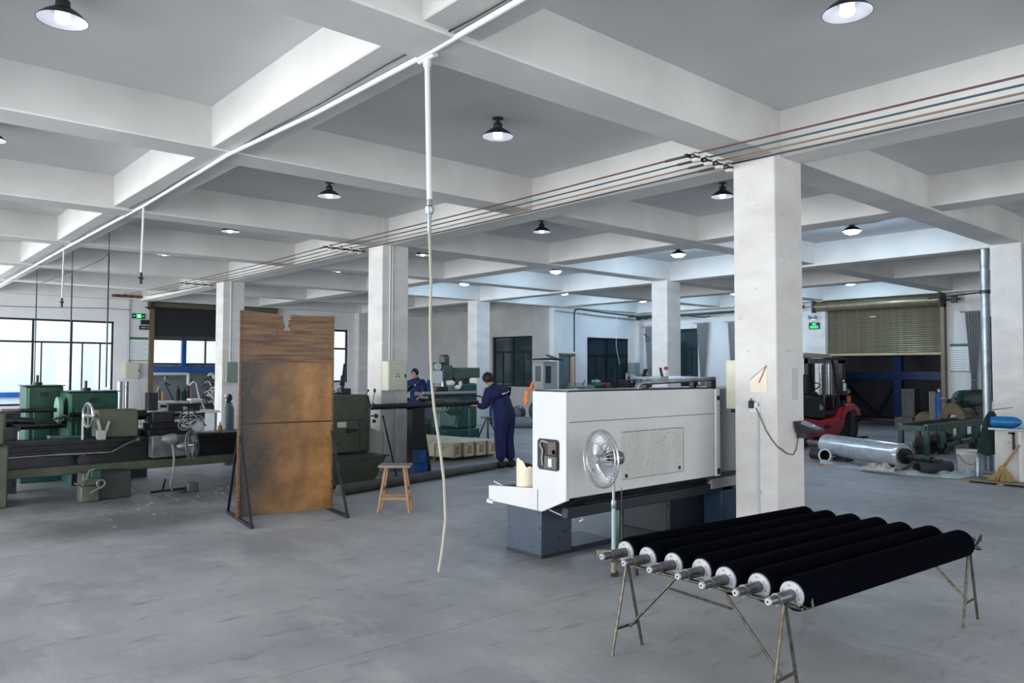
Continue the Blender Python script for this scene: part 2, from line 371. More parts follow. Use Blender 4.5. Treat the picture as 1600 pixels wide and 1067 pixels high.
# ---- windows: outer frame, mullions, transom, panes
WN = 0
def window(axis, c, a0, a1, z0, z1, mulls, trans, thin=(), gm=None, w=.055, sub=None, depth=.06):
    """axis 'x' : runs along x at y=c"""
    global WN; WN += 1
    def bx(m, p, q, s0, s1, e=0):
        return m.box(p, q, c-depth/2+e, c+depth/2-e, s0, s1) if axis == 'x' else m.box(c-depth/2+e, c+depth/2-e, p, q, s0, s1)
    root = bpy.data.objects.new('window_%d' % WN, None); COL.objects.link(root); root['kind'] = 'structure'
    f = MB(); bx(f, a0, a1, z1-w, z1); bx(f, a0, a1, z0, z0+w); bx(f, a0, a0+w, z0, z1); bx(f, a1-w, a1, z0, z1)
    struct('window_frame', f, frame_m, root)
    for x in mulls: struct('mullion', bx(MB(), x-w/2, x+w/2, z0+w, z1-w, -.004), frame_m, root)
    for z in trans: struct('transom', bx(MB(), a0+w, a1-w, z-w/2, z+w/2), frame_m, root)
    for x in thin: struct('sash_bar', bx(MB(), x-w*.32, x+w*.32, z0+w, trans[0]-w/2, .01), frame_m, root)
    xsn = [a0+w] + list(mulls) + [a1-w]; zsn = [z0+w] + list(trans) + [z1-w]
    for i in range(len(xsn)-1):
        for q in range(len(zsn)-1):
            struct('pane', bx(MB(), xsn[i]+.01, xsn[i+1]-.01, zsn[q]+.01, zsn[q+1]-.01, depth/2-.004), gm or glass_m, root)
    return root
window('x', 21.62, -4.9, -.82, .62, 3.13, (-3.92, -2.94, -1.96), (2.46,), (-2.72, -1.66, -1.18))
window('x', 21.62, 5.2, 7.22, 1.2, 3.16, (6.2,), (2.45,), (), w=.07)
window('y', 11.1, 15.4, 17.6, 1.08, 2.88, (16.5,), (2.32,), (15.95, 17.05), gm=dglass_m, w=.075)
window('x', 14.42, 12.62, 14.92, .92, 2.84, (13.75,), (2.2,), (13.2, 14.35), gm=dglass_m, w=.075)
window('y', 15.62, 1.0, 2.86, .9, 3.12, (1.95,), (2.45, 2.75), (2.4,))
window('y', 15.62, 8.6, 10.1, .9, 3.12, (9.35,), (2.45,), gm=dglass_m)
window('y', 15.62, 11.68, 13.5, .9, 3.16, (12.6,), (2.45,), (12.05,), gm=dglass_m, w=.075)
# dim rooms behind the teal painted panes
struct('wall_office', MB().box(11.25, 15.6, 16.8, 16.9, 0, 4.2).box(14.2, 14.3, 16.9, 21.5, 0, 4.2).box(15.5, 15.6, 14.6, 16.8, 0, 4.2), part_m)
struct('wall_annex', MB().box(17.6, 17.75, 7.8, 16, 0, 4.2).box(15.75, 17.7, 7.6, 7.75, 0, 4.2).box(15.75, 17.7, 7.6, 16, 4.2, 4.3).box(15.75, 17.7, 15.9, 16, 0, 4.2), part_m)

# half open door in the back wall
dr = bpy.data.objects.new('door_1', None); COL.objects.link(dr); dr['kind'] = 'structure'
struct('door_frame', MB().box(11.22, 11.27, 14.28, 14.4, 0, 2.25).box(11.95, 12.0, 14.28, 14.4, 0, 2.25).box(11.22, 12.0, 14.28, 14.4, 2.19, 2.25), M('bronze_door_frame', '#6f6f60', rough=.4), dr)
struct('door_leaf', MB().box(11.27, 11.8, 14.36, 14.4, .05, 2.19), M('teal_grey_door', '#5f7680', '#4c626b', .35, scale=3), dr)
struct('door_jamb_board', MB().box(11.83, 11.93, 14.25, 14.36, .02, 2.15), M('raw_pine', '#c9a88c', rough=.7), dr)

# ---- wainscot, electrical cabinet by the far corner
struct('trim_1', MB().box(12.02, 12.6, 14.27, 14.3, .1, 1.25), part_m)

# ---- shutters
sh = bpy.data.objects.new('door_2', None); COL.objects.link(sh); sh['kind'] = 'structure'
z = 2.2; n = 21; step = (3.48-2.2)/n
me = None
for i in range(n):
    zz = z+i*step
    if me is None:
        mbp = MB(); pr = [(0, 0), (-.010, .012), (-.016, .026), (-.010, .040), (0, .0485)]
        mbp.add([(15.40+a, yy, b) for yy in (3.76, 6.98) for a, b in pr] + [(15.415, yy, b) for yy in (3.76, 6.98) for b in (0, .0485)],
                [(q, q+1, q+6, q+5) for q in range(4)] + [(10, 12, 5, 0), (11, 4, 9, 13), (10, 11, 13, 12)], True)
        me = mbp.mesh('slat', olshut_m)
    o = bpy.data.objects.new('slat', me); COL.objects.link(o); o.parent = sh; o.location = (0, 0, zz); o.scale = (1, 1, step/.0495)
struct('bottom_rail', MB().box(15.37, 15.43, 3.76, 6.98, 2.13, 2.2), olshut_m, sh)
struct('shutter_roll', MB().cyl((15.22, 3.72, 3.62), (15.22, 7.22, 3.62), .15, n=28), olshut_m, sh)
struct('guide_rail', MB().box(15.3, 15.48, 3.66, 3.76, 0, 3.5), M('guide_rail_bronze', '#6b6252', rough=.45, metal=.5), sh)
struct('guide_rail', MB().box(15.3, 15.48, 6.98, 7.06, 0, 3.5), galv_m, sh)
struct('roll_bracket', MB().box(15.05, 15.48, 3.66, 3.71, 3.42, 3.82).cyl((15.15, 3.2, 3.6), (15.15, 3.68, 3.6), .03).box(15.1, 15.2, 3.28, 3.42, 3.5, 3.7), black_m, sh)
struct('roll_bracket', MB().box(15.05, 15.48, 7.22, 7.28, 3.44, 3.8), black_m, sh)
struct('hood_board', MB().box(15.2, 15.48, 3.7, 7.0, 3.76, 3.88), M('dark_brown_board', '#3d3433', rough=.6), sh)
struct('handle', MB().box(15.36, 15.385, 5.5, 5.66, 3.24, 3.27), whitepl_m, sh)

sl = bpy.data.objects.new('door_3', None); COL.objects.link(sl); sl['kind'] = 'structure'
me = None
for i in range(20):
    if me is None: me = MB().box(.3, 4.2, 21.5, 21.53, 0, .054).mesh('slat', dkshut_m)
    o = bpy.data.objects.new('slat', me); COL.objects.link(o); o.parent = sl; o.location = (0, .004*(i % 2), 2.6+i*.056)
struct('shutter_roll', MB().cyl((.2, 21.38, 3.72), (4.32, 21.38, 3.72), .1, n=20), M('olive_roll_cover', '#56574a', rough=.5), sl)
struct('guide_rail', MB().box(.17, .3, 21.38, 21.5, 0, 3.7), M('brown_guide_rail', '#6a5c45', rough=.5, metal=.3), sl)
struct('guide_rail', MB().box(4.2, 4.3, 21.38, 21.5, 0, 3.7), dkshut_m, sl)
struct('roll_bracket', MB().box(.12, .2, 21.2, 21.5, 3.55, 3.85).box(-.0, .12, 21.3, 21.34, 3.58, 3.62), black_m, sl)

# ---- outside: yard wall beyond left windows; annex behind left shutter; yard behind right shutter
struct('wall_yard_left', MB().box(-12, .2, 31, 31.2, 0, 4.6).box(.2, 16, 33, 33.2, 0, 6), outwall_m)
struct('trim_2', MB().box(-12, .1, 30.9, 31, .55, .75), blue_m)
struct('wall_annex_back', MB().box(.3, 4.7, 25.1, 25.25, 0, 1.85).box(.3, 4.7, 25.1, 25.25, 2.95, 4.2), outgrey_m)
window('x', 25.15, .9, 3.9, 1.85, 2.95, (2.4, 3.2), (2.9,), (), w=.05, depth=.08)
struct('trim_3', MB().box(.3, 3.55, 24.9, 25.08, 1.55, 1.76), blue_m)
struct('trim_4', MB().box(2.30, 2.45, 24.95, 25.1, 1.76, 3.0), blue_m)
struct('wall_annex_roof', MB().box(.3, 4.75, 21.75, 25.3, 4.2, 4.35).box(4.6, 4.75, 21.75, 25.1, 0, 4.2), outgrey_m)

struct('wall_shed', MB().box(21.5, 21.7, 0, 16, 0, 5).box(15.75, 21.7, 0, 16, 5, 5.15).box(15.8, 21.6, 1.0, 1.15, 0, 5), outdark_m)
blf = thing('steel_portal', 'blue steel post and rail frame with diagonal braces outside the olive shutter', 'frame', (19.2, 6.4, 0))
part('post', MB().box(19.1, 19.3, 6.30, 6.55, 0, 5), bluedk_m, blf)
part('rail', MB().box(19.1, 19.25, 2.0, 6.30, 1.4, 1.66), bluedk_m, blf)
part('rail', MB().box(19.1, 19.25, 6.55, 11, 1.4, 1.66), bluedk_m, blf)
part('brace', MB().bar((19.0, 8.2, 1.35), (19.0, 7.0, .12), .09), dsteel_m, blf)
part('brace', MB().bar((19.02, 6.55, 1.2), (19.02, 7.1, .12), .07), dsteel_m, blf)
part('base_rail', MB().box(18.9, 19.1, 4.5, 9, .02, .12), dsteel_m, blf)
struct('panel_outside', MB().box(19.32, 19.4, 1.15, 12, .1, 1.4), M('outside_low_panel', '#3b3d43', '#303238', .8, scale=2))

# ------------------------------------------------------------------ ceiling lamps
def lamp_proto(hot):
    t = thing('ceiling_lamp', '', 'ceiling lamp', (0, 0, 4.25), 0, 'bell shaped ceiling lamps')
    part('mount', MB().cyl((0, 0, 0), (0, 0, -.012), .055, n=16).cyl((0, 0, -.012), (0, 0, -.05), .014, n=10), lampsh_m, t, False)
    part('socket', MB().lathe([(.0, -.045), (.03, -.045), (.045, -.06), (.048, -.10), (.04, -.115), (.0, -.115)], n=16), lampsh_m, t, False)
    part('lamp_shade', MB().lathe([(.035, -.10), (.07, -.115), (.12, -.15), (.158, -.19), (.160, -.193), (.156, -.192), (.117, -.153), (.068, -.119), (.035, -.104)], n=32), lampsh_m, t, False)
    part('reflector', MB().lathe([(.034, -.107), (.067, -.122), (.115, -.156), (.1545, -.1925)], n=32), lampin_m, t, False)
    part('bulb', MB().lathe([(.0, -.112), (.04, -.112), (.046, -.13), (.046, -.19), (.036, -.205), (.0, -.207)] if not hot else [(0, -.112), (.05, -.112), (.075, -.14), (.122, -.19), (.11, -.222), (.06, -.24), (0, -.243)], n=20), bulb_hot if hot else bulb_dim, t, False)  # bright bulb widened beyond a real one so its shape carries the glare
    return t
LX = [-5.94, -2.07, 1.94, 5.8, 9.7, 13.5]; LY = [-1.79, 1.79, 5.37, 8.95, 12.53]
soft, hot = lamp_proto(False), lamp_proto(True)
used = {False: False, True: False}
LL = {(-5.94, 1.79): 'dark bell lamp with soft bulb cut by the top left photo edge',
      (-5.94, 5.37): 'dark bell lamp half outside the left photo edge',
      (-2.07, -1.79): 'dark bell lamp at the top right, in the bay before the big pillar',
      (-2.07, 1.79): 'dark bell lamp on the bay ceiling just right of the hanging white pipe',
      (-2.07, 5.37): 'dark bell lamp left of the hanging white pipe, above the plywood screen',
      (-2.07, 8.95): 'bell lamp showing only its rim below the beam, second behind the one over the screen',
      (-2.07, 12.53): 'bell lamp with pale lit rim far left, before the window wall',
      (1.94, 1.79): 'dark bell lamp with lit white bulb touching the left edge of the big pillar',
      (1.94, 5.37): 'dark bell lamp with lit bulb above the white machine, between the two main beams',
      (1.94, 8.95): 'bell lamp nearly hidden by a beam, right of the second pillar top',
      (1.94, 12.53): 'lit bell lamp just left of the second pillar',
      (5.8, 1.79): 'glaring white ceiling lamp right of the big pillar, nearest of the bright ones',
      (5.8, 5.37): 'glaring white ceiling lamp above and right of the third row pillar',
      (5.8, 8.95): 'glaring white lamp between the far pillars, highest of that middle stretch',
      (5.8, 12.53): 'glaring white lamp above the far pillar behind the milling machine',
      (9.7, 12.53): 'small bright lamp in front of the pale blue back wall',
      (13.5, 12.53): 'small bright lamp in the far corner by the green pipe',
      (13.5, 8.95): 'small bright lamp touching the big pillar beside the grey curtain',
      (13.5, 5.37): 'small bright lamp above the olive roller shutter'}
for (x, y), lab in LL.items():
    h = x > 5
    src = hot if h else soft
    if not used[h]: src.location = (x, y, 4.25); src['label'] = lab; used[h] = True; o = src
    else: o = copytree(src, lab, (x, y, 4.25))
    pl = bpy.data.lights.new('lamp_light', 'POINT'); pl.energy = 170 if h else 5; pl.color = (.52, .76, 1) if h else (.85, .9, 1); pl.shadow_soft_size = .05
    po = bpy.data.objects.new('lamp_light', pl); po.location = (x, y, 4.02); COL.objects.link(po)
# lamp light of the back aisle bays whose lamps hide behind beams
# ------------------------------------------------------------------ conduit, hose and wires under the ceiling
cp = [(-4.13, -1.6), (-4.13, -.9), (-4.10, .14), (-4.11, 1.7), (-4.19, 3.4), (-4.12, 6.43), (-4.13, 11.3), (-4.08, 19.4), (-4.1, 21.4)]
ct = thing('ceiling_conduit', 'white pipe running along the underside of the left ceiling beam', 'pipe', (-4.13, 3, 3.83))
part('pipe', MB().tube([(x, y, 3.818) for x, y in cp], .021, 10), whitepl_m, ct)
part('black_cable', MB().tube([(x-.035-.012*math.sin(y*3), y, 3.836) for x, y in [(-4.14, a*.5-2) for a in range(46)]], .006, 6), black_m, ct, label='thin black cable beside the pipe')
hz = thing('drop_hose', 'white pipe hanging from the ceiling conduit with beige hose almost to the floor', 'hose', (-4.07, .14, 3.8))
part('tee', MB().cyl((-4.08, .06, 3.815), (-4.08, .24, 3.815), .03).cyl((-4.08, .15, 3.81), (-4.08, .15, 3.74), .027), whitepl_m, hz)
part('pipe', MB().cyl((-4.08, .15, 3.8), (-4.06, .14, 2.83), .0185, n=12), whitepl_m, hz)
part('valve', MB().lathe([(.0, 0), (.022, .0), (.03, .02), (.03, .05), (.02, .06), (.02, .1), (.0, .1)], (-4.06, .14, 2.74)).cyl((-4.06, .14, 2.62), (-4.06, .14, 2.75), .015, n=10), galv_m, hz)
hp = [(-4.06, .14, 2.64), (-4.05, .13, 2.3), (-4.055, .13, 2.03), (-4.05, .125, 1.75), (-4.045, .12, 1.6), (-4.03, .11, 1.43), (-4.0, .09, 1.2), (-3.975, .07, .95), (-3.965, .065, .7), (-3.98, .08, .5), (-4.0, .09, .36)]
part('hose', MB().tube(hp, .0098, 8), cordage_m, hz)
hz2 = thing('drop_pipe', 'short white drop pipe with black valve above the old lathes', 'pipe', (-4.1, 6.56, 3.8), 0)
part('pipe', MB().cyl((-4.11, 6.56, 3.81), (-4.12, 6.58, 2.93), .014, n=8), whitepl_m, hz2)
part('valve', MB().cyl((-4.12, 6.58, 2.95), (-4.12, 6.58, 2.8), .018, n=8).box(-4.15, -4.09, 6.57, 6.59, 2.86, 2.89), black_m, hz2)
hz3 = thing('drop_pipe', 'thin white drop pipe farther left, in front of the left window', 'pipe', (-4.12, 11.3, 3.8), 0)
part('pipe', MB().cyl((-4.13, 11.3, 3.81), (-4.14, 11.3, 2.92), .012, n=8), whitepl_m, hz3)
part('valve', MB().cyl((-4.14, 11.3, 2.94), (-4.14, 11.3, 2.78), .017, n=8).box(-4.17, -4.11, 11.29, 11.31, 2.85, 2.88), black_m, hz3)
# rod frame left
pf = thing('rod_hanger', 'thin dark rods hanging from a ceiling pipe over the green lathes', 'hanger', (-3.6, 13.3, 3.66))
part('top_rod', MB().tube([(-3.6, 10.5, 3.69), (-3.6, 11.0, 3.63), (-3.6, 13.35, 3.62), (-3.6, 15, 3.64), (-3.6, 17.2, 3.7)], .012, 6), dsteel_m, pf)
for y, z0, zt in ((10.45, 1.37, 3.69), (13.3, 1.2, 3.62), (17.1, 1.0, 3.7)):
    part('rod', MB().cyl((-3.6, y, z0), (-3.6, y, zt+.02), .013, n=8), dsteel_m, pf)
    part('hook', MB().cyl((-3.6, y, zt), (-3.6, y, 4.25), .006, n=6), dsteel_m, pf)

WX = [-.86, -.66, -.47, -.285]
wcol = [M('red_wire', '#4a1822', rough=.5), M('green_wire', '#12404a', rough=.5), M('tan_wire', '#7d6848', rough=.5), M('black_wire', '#1a1a1c', rough=.5)]
wn = ['dark red', 'blue green', 'tan', 'black']
zs = {-12: 3.65, .31: 3.79, 7.72: 3.79, 15.05: 3.79, 21.1: 3.90}
for i, x in enumerate(WX):
    pts = []; ky = sorted(zs)
    for a, b in zip(ky, ky[1:]):
        for q in range(8):
            t = q/8; sag = .0 if a < 0 else .02*math.sin(PI*t)
            pts.append((x, a+(b-a)*t, zs[a]+(zs[b]-zs[a])*t-sag))
    solo('power_wire', MB().tube(pts, .0085, 6), wcol[i], '%s power wire strung along the pillar row beam' % wn[i], 'wire', 'wires strung under the pillar row beam')
for y, lab in ((.31, 'iron crossbar of white knob insulators at the big pillar top'), (7.72, 'iron crossbar of knob insulators at the second pillar top'), (15.05, 'iron crossbar of knob insulators at the third pillar top')):
    r = thing('insulator_bracket', lab, 'bracket', (-.5, y, 3.79), 0, 'insulator crossbars on the pillars')
    part('crossbar', MB().box(-.93, -.14, y-.0, y+.03, 3.765, 3.788), dsteel_m, r)
    for i, x in enumerate(WX):
        dz = 0; y2 = y-.045
        q = part('insulator', MB().lathe([(0, -.035), (.034, -.035), (.046, -.02), (.046, -.008), (.026, 0), (.026, .008), (.046, .016), (.046, .03), (.034, .042), (0, .042)], (x+.02, y2, 3.75+dz), n=18), pot_m, r)
        part('binding', MB().ring((x+.02, y2, 3.753+dz), (0, 0, 1), .032, .010, 18, 6), wcol[3] if i not in (0, 2) else M('brown_binding', '#5a2c26'), q)
        part('tail', MB().tube([(x-.03, y2-.05, 3.74+dz), (x-.03, y2, 3.775+dz), (x+.03, y2+.06, 3.80+dz), (x+.06, y2+.03, 3.82+dz)], .009, 6).tube([(x, y2+.05, 3.785+dz), (x-.005, y2+.35, 3.785+dz)], .013, 6), wcol[3], r)
r = thing('insulator_bracket', 'reddish crossbar for the power wires on the left window wall', 'bracket', (-.6, 21.3, 3.95), 0, 'insulator crossbars on the pillars')
part('crossbar', MB().box(-1.0, -.1, 21.08, 21.18, 3.86, 3.94).box(-.6, -.5, 21.18, 21.25, 3.87, 3.93), M('rusty_crossbar', '#6e5750', '#4d3b36', .7, scale=20), r)
for x in WX: part('insulator', MB().cyl((x, 21.05, 3.90), (x, 21.08, 3.90), .03, n=10), black_m, r)

# green air pipes near the far corner ceiling and other pipes
gp = thing('air_pipe', 'green air pipe with valves under the ceiling of the far corner', 'pipe', (15.2, 12, 3.7))
part('pipe', MB().tube([(15.2, 14.2, 3.62), (15.2, 13.5, 3.62), (15.2, 7.6, 3.66)], .045, 10), M('green_pipe_paint', '#1a423c', rough=.4), gp)
part('pipe', MB().tube([(14.6, 14.1, 3.62), (14.6, 12.9, 3.64), (14.9, 12.3, 3.66), (15.1, 11.2, 3.5), (15.1, 10.9, 3.52)], .022, 8), M('green_pipe_paint', '#1a423c'), gp)
part('flange', MB().cyl((15.2, 14.15, 3.62), (15.2, 14.05, 3.62), .09, n=16).cyl((15.2, 13.8, 3.62), (15.2, 13.72, 3.62), .08, n=16), M('green_pipe_paint', '#1a423c'), gp)
gp = thing('drop_pipe', 'dark green pipe bending down beside the far door', 'pipe', (11.8, 13.9, 3))
part('pipe', MB().tube([(15.0, 13.9, 3.66), (13.2, 13.9, 3.70), (11.75, 13.9, 3.76), (11.6, 13.9, 3.72), (11.55, 13.9, 3.6), (11.55, 13.9, 2.3)], .028, 8), M('dark_teal_pipe', '#24403f', rough=.4), gp)
part('cord', MB().tube([(11.95, 13.9, 3.74), (11.97, 13.9, 3.2), (11.96, 13.9, 2.9)], .012, 6), whitepl_m, gp)
part('cord', MB().tube([(13.7, 13.9, 3.74), (13.7, 13.9, 2.5), (13.95, 13.95, 1.9)], .010, 6), whitepl_m, gp)
solo('cable_run', MB().tube([(15.3, 14.2, 3.55), (15.0, 14.2, 3.55), (13, 14.25, 3.6), (11, 14.25, 3.68)], .008, 6), black_m, 'thin black cable along the top of the pale back wall', 'cable')
solo('cable_run', MB().tube([(-4.9, 21.42, 3.42), (-3, 21.42, 3.45), (-1, 21.42, 3.52), (-.4, 21.42, 3.5)], .008, 6), dsteel_m, 'thin cable along the wall above the left windows', 'cable')
solo('ceiling_cable', MB().tube([(14.9, 8.4, 3.55), (14.9, 7.4, 3.62), (14.8, 6.2, 3.74), (14.8, 5.2, 3.76), (14.9, 4.2, 3.7), (14.9, 3.0, 3.72)], .006, 6), dsteel_m, 'loose cable sagging above the olive shutter', 'cable')
gp = thing('steel_pipe', 'tall galvanised pipe standing before the rightmost pillar', 'pipe', (7.7, .4, 0))
part('pipe', MB().cyl((7.7, .38, 0), (7.7, .38, 3.785), .068, n=20), galv_m, gp)
part('clamp', MB().cyl((7.7, .38, 3.02), (7.7, .38, 3.08), .082, n=20).cyl((7.72, .45, 3.05), (8.3, 1.5, 3.05), .012, n=6), dsteel_m, gp)

# ------------------------------------------------------------------ things on walls and pillars
def elbox(name, label, x0, x1, y0, y1, z0, z1, face, mat=cream_m, logo=False):
    t = thing(name, label, 'electrical box', ((x0+x1)/2, (y0+y1)/2, z0))
    part('body', MB().box(x0, x1, y0, y1, z0, z1), mat, t, bev=.006)
    if face == '-y':
        part('door', MB().box(x0+.012, x1-.012, y0-.012, y0, z0+.012, z1-.012), mat, t, bev=.004)
        part('lock', MB().box(x1-.045, x1-.02, y0-.022, y0-.012, (z0+z1)/2-.03, (z0+z1)/2+.03), black_m, t)
        if logo:
            cx, cz = (x0+x1)/2, (z0+z1)/2
            for dx, dz in ((0, .03), (-.03, -.012), (.03, -.012)):
                part('emblem', MB().prism([(cx+dx, cz+dz+.02), (cx+dx+.016, cz+dz), (cx+dx, cz+dz-.014), (cx+dx-.016, cz+dz)], 'xz', y0-.0145, y0-.012), black_m, t)
            part('name_plate', MB().box(cx-.045, cx+.05, y0-.016, y0-.012, cz-.14, cz-.075), mat, t, bev=.002)
            part('name_plate', MB().box(cx-.06, cx+.045, y0-.0145, y0-.012, z1-.055, z1-.035), tan_m, t)
    return t
b2 = elbox('switch_cabinet', 'cream switch cabinet with a three diamond emblem on the second pillar', -.25, .11, 6.74, 6.93, 1.34, 1.83, '-y', logo=True)
cb = thing('pillar_conduit', 'white conduit tubes running down the second pillar to its cabinet', 'conduit', (-.03, 6.92, 1))
for dx in (-.03, .015): part('pipe', MB().cyl((-.09+dx, 6.915, 1.83), (-.09+dx, 6.915, 3.78), .013, n=8), whitepl_m, cb)
part('pipe', MB().cyl((.02, 6.915, .0), (.02, 6.915, 1.34), .012, n=8), whitepl_m, cb)
elbox('switch_cabinet', 'green faced switch box on the third pillar beside the screen', -.21, .1, 13.92, 14.09, 1.37, 1.85, '-y', mat=M('grey_green_box', '#76867a', rough=.5))
cb = thing('pillar_conduit', 'thin conduit running down the third pillar', 'conduit', (-.03, 14.08, 1))
part('pipe', MB().cyl((-.08, 14.075, 1.85), (-.08, 14.075, 3.8), .014, n=8), whitepl_m, cb)
elbox('switch_cabinet', 'small grey switch box under the notice left of the dark shutter', -.53, -.13, 21.3, 21.5, 1.39, 1.87, '-y', mat=tan_m)
cb = thing('wall_conduit', 'grey conduit coming down the left wall beside the notice', 'conduit', (-.42, 21.46, 1))
part('pipe', MB().tube([(-.42, 21.46, 3.9), (-.42, 21.46, 1.87)], .022, 8), galv_m, cb)
elbox('switch_cabinet', 'cream cabinet seen edge on, fixed to the hidden side of the big pillar', -.12, .2, .235, .42, 1.3, 1.8, '+y')
solo('box_foot', MB().box(-.1, .15, .25, .38, 1.26, 1.3), black_m, 'black terminal strip under the edge-on cream cabinet', 'fitting')

pp = thing('paper_sheet', 'aged paper sheet with folded corner taped to the big pillar', 'paper', (-.27, -.04, 1.5))
part('sheet', MB().prism([(.055, 1.48), (-.13, 1.48), (-.13, 1.745), (.055, 1.60)], 'yz', -.264, -.2605), paper_m, pp)
part('fold_edge', MB().bar((-.266, -.045, 1.575), (-.266, -.128, 1.745), .012, .004, (1, 0, 0)), copper_m, pp)
part('crease', MB().bar((-.265, .055, 1.60), (-.265, -.13, 1.745), .005, .003, (1, 0, 0)), M('dark_edge', '#6a6058'), pp)
pp = thing('power_socket', 'white socket with black plug on the big pillar', 'socket', (-.27, 0, 1.33))
part('socket', MB().box(-.285, -.26, -.055, .05, 1.28, 1.345), whitepl_m, pp, bev=.004)
part('plug', MB().box(-.315, -.285, .0, .045, 1.325, 1.40).box(-.305, -.292, .018, .028, 1.40, 1.425), black_m, pp, bev=.004)
part('plug', MB().box(-.31, -.285, -.045, -.015, 1.34, 1.38), whitepl_m, pp, bev=.004, label='white plug beside the black one')
pp = thing('pillar_conduit', 'thin grey conduit from the socket down the big pillar', 'conduit', (-.27, -.03, 0))
part('pipe', MB().cyl((-.27, -.035, 0), (-.27, -.035, 1.28), .011, n=8), M('grey_conduit', '#b9bbbd'), pp)
for z_ in (.5, 1.0): part('clip', MB().box(-.284, -.26, -.055, -.015, z_, z_+.025), M('grey_conduit', '#b9bbbd'), pp)
solo('floodlight_cable', MB().tube([(-.30, -.03, 1.33), (-.29, -.07, 1.24), (-.28, -.12, 1.12), (-.275, -.18, 1.03), (-.27, -.235, .97), (-.2, -.242, .94), (-.1, -.242, .89), (.02, -.242, .87), (.08, -.242, .92), (.11, -.25, 1.05), (.12, -.26, 1.09)], .0045, 6), black_m, 'thin cord looping round the big pillar corner to the floodlight', 'cord')
fdl = thing('floodlight', 'small black floodlight fixed low on the right face of the big pillar', 'floodlight', (.14, -.3, 1.1))
part('housing', MB().add([(.02, -.25, 1.20), (.24, -.25, 1.20), (.27, -.44, 1.12), (.07, -.46, 1.12), (.06, -.25, 1.08), (.22, -.25, 1.08), (.27, -.44, 1.09), (.07, -.46, 1.09)],
     [(0, 1, 2, 3), (4, 7, 6, 5), (0, 4, 5, 1), (1, 5, 6, 2), (2, 6, 7, 3), (3, 7, 4, 0)]), black_m, fdl, bev=.006)
part('bracket', MB().box(.1, .17, -.33, -.235, 1.03, 1.09), black_m, fdl, bev=.004)
part('sensor', MB().box(.13, .155, -.4, -.385, 1.152, 1.165), whitepl_m, fdl)

t = thing('document_sleeve', 'clear plastic sleeve stuck on the right face of the big pillar', 'sleeve', (.08, -.235, 1.4))
part('film', MB().box(.01, .15, -.2335, -.231, 1.40, 1.73), M('sleeve_film', '#c3c3c1', rough=.35), t)
part('edge', MB().box(.005, .155, -.236, -.231, 1.725, 1.735), whitepl_m, t); part('edge', MB().box(.005, .012, -.236, -.231, 1.4, 1.73), whitepl_m, t); part('edge', MB().box(.148, .155, -.236, -.231, 1.4, 1.73), whitepl_m, t); part('edge', MB().box(.005, .155, -.236, -.231, 1.395, 1.403), whitepl_m, t)
def exit_sign(label, o, axis):
    t = thing('exit_sign', label, 'sign', o); x, y, z = o
    if axis == 'x':
        part('housing', MB().box(x-.19, x+.19, y-.03, y, z-.08, z+.08), black_m, t)
        part('sign_face', MB().box(x-.075, x+.075, y-.034, y-.03, z-.06, z+.06), extgreen_m, t)
        part('pictogram', MB().prism([(x-.01, z-.045), (x+.02, z-.0), (x+.045, z-.04), (x+.055, z-.035), (x+.025, z+.03), (x-.03, z+.03), (x-.04, z), (x-.03, z), (x-.02, z+.015), (x-.0, z+.01), (x-.025, z-.045)], 'xz', y-.037, y-.034).box(x-.005, x+.02, y-.037, y-.034, z+.035, z+.055), M('sign_white', '#e8fff0', emit='#c8ffe0', es=1.5), t)
        for sgn in (-1, 1): part('arrow', MB().prism([(x+sgn*.17, z), (x+sgn*.13, z+.03), (x+sgn*.13, z+.01), (x+sgn*.1, z+.01), (x+sgn*.1, z-.01), (x+sgn*.13, z-.01), (x+sgn*.13, z-.03)], 'xz', y-.034, y-.03), extgreen_m, t)
    else:
        part('housing', MB().box(x-.03, x, y-.17, y+.17, z-.1, z+.1), black_m, t)
        part('sign_face', MB().box(x-.034, x-.03, y-.13, y+.13, z-.075, z+.0), extgreen_m, t)
        part('pictogram', MB().box(x-.034, x-.03, y-.06, y+.06, z+.015, z+.08), extgreen_m, t)
    return t
exit_sign('black exit sign with green running figure on the left wall', (-.14, 21.5, 3.33), 'x')
exit_sign('green lit exit sign left of the olive shutter', (15.22, 7.27, 3.05), 'y')
el = thing('emergency_light', 'twin head emergency light above the right exit sign', 'lamp', (15.2, 7.3, 3.25))
part('body', MB().box(15.16, 15.22, 7.18, 7.38, 3.2, 3.28), whitepl_m, el, bev=.006)
for yy in (7.2, 7.38): part('lamp_head', MB().ball((15.13, yy, 3.31), .055), galv_m, el)
for i, (z0, z1) in enumerate(((3.07, 3.22), (2.91, 3.04))):
    t = thing('display_panel', ['upper black display strip beside the dark shutter', 'lower black display strip with red border beside the dark shutter'][i], 'display', (.02, 21.48, z0))
    part('panel', MB().box(-.12+.04*(1-i), .17, 21.44, 21.5, z0, z1), black_m, t)
    if i: part('border', MB().box(-.12, .17, 21.437, 21.44, z1-.012, z1), M('red_border', '#b03030'), t); part('lettering', MB().box(-.07, .05, 21.437, 21.44, z0+.045, z0+.085).box(.1, .14, 21.437, 21.44, z0+.045, z0+.085), postl_m, t)
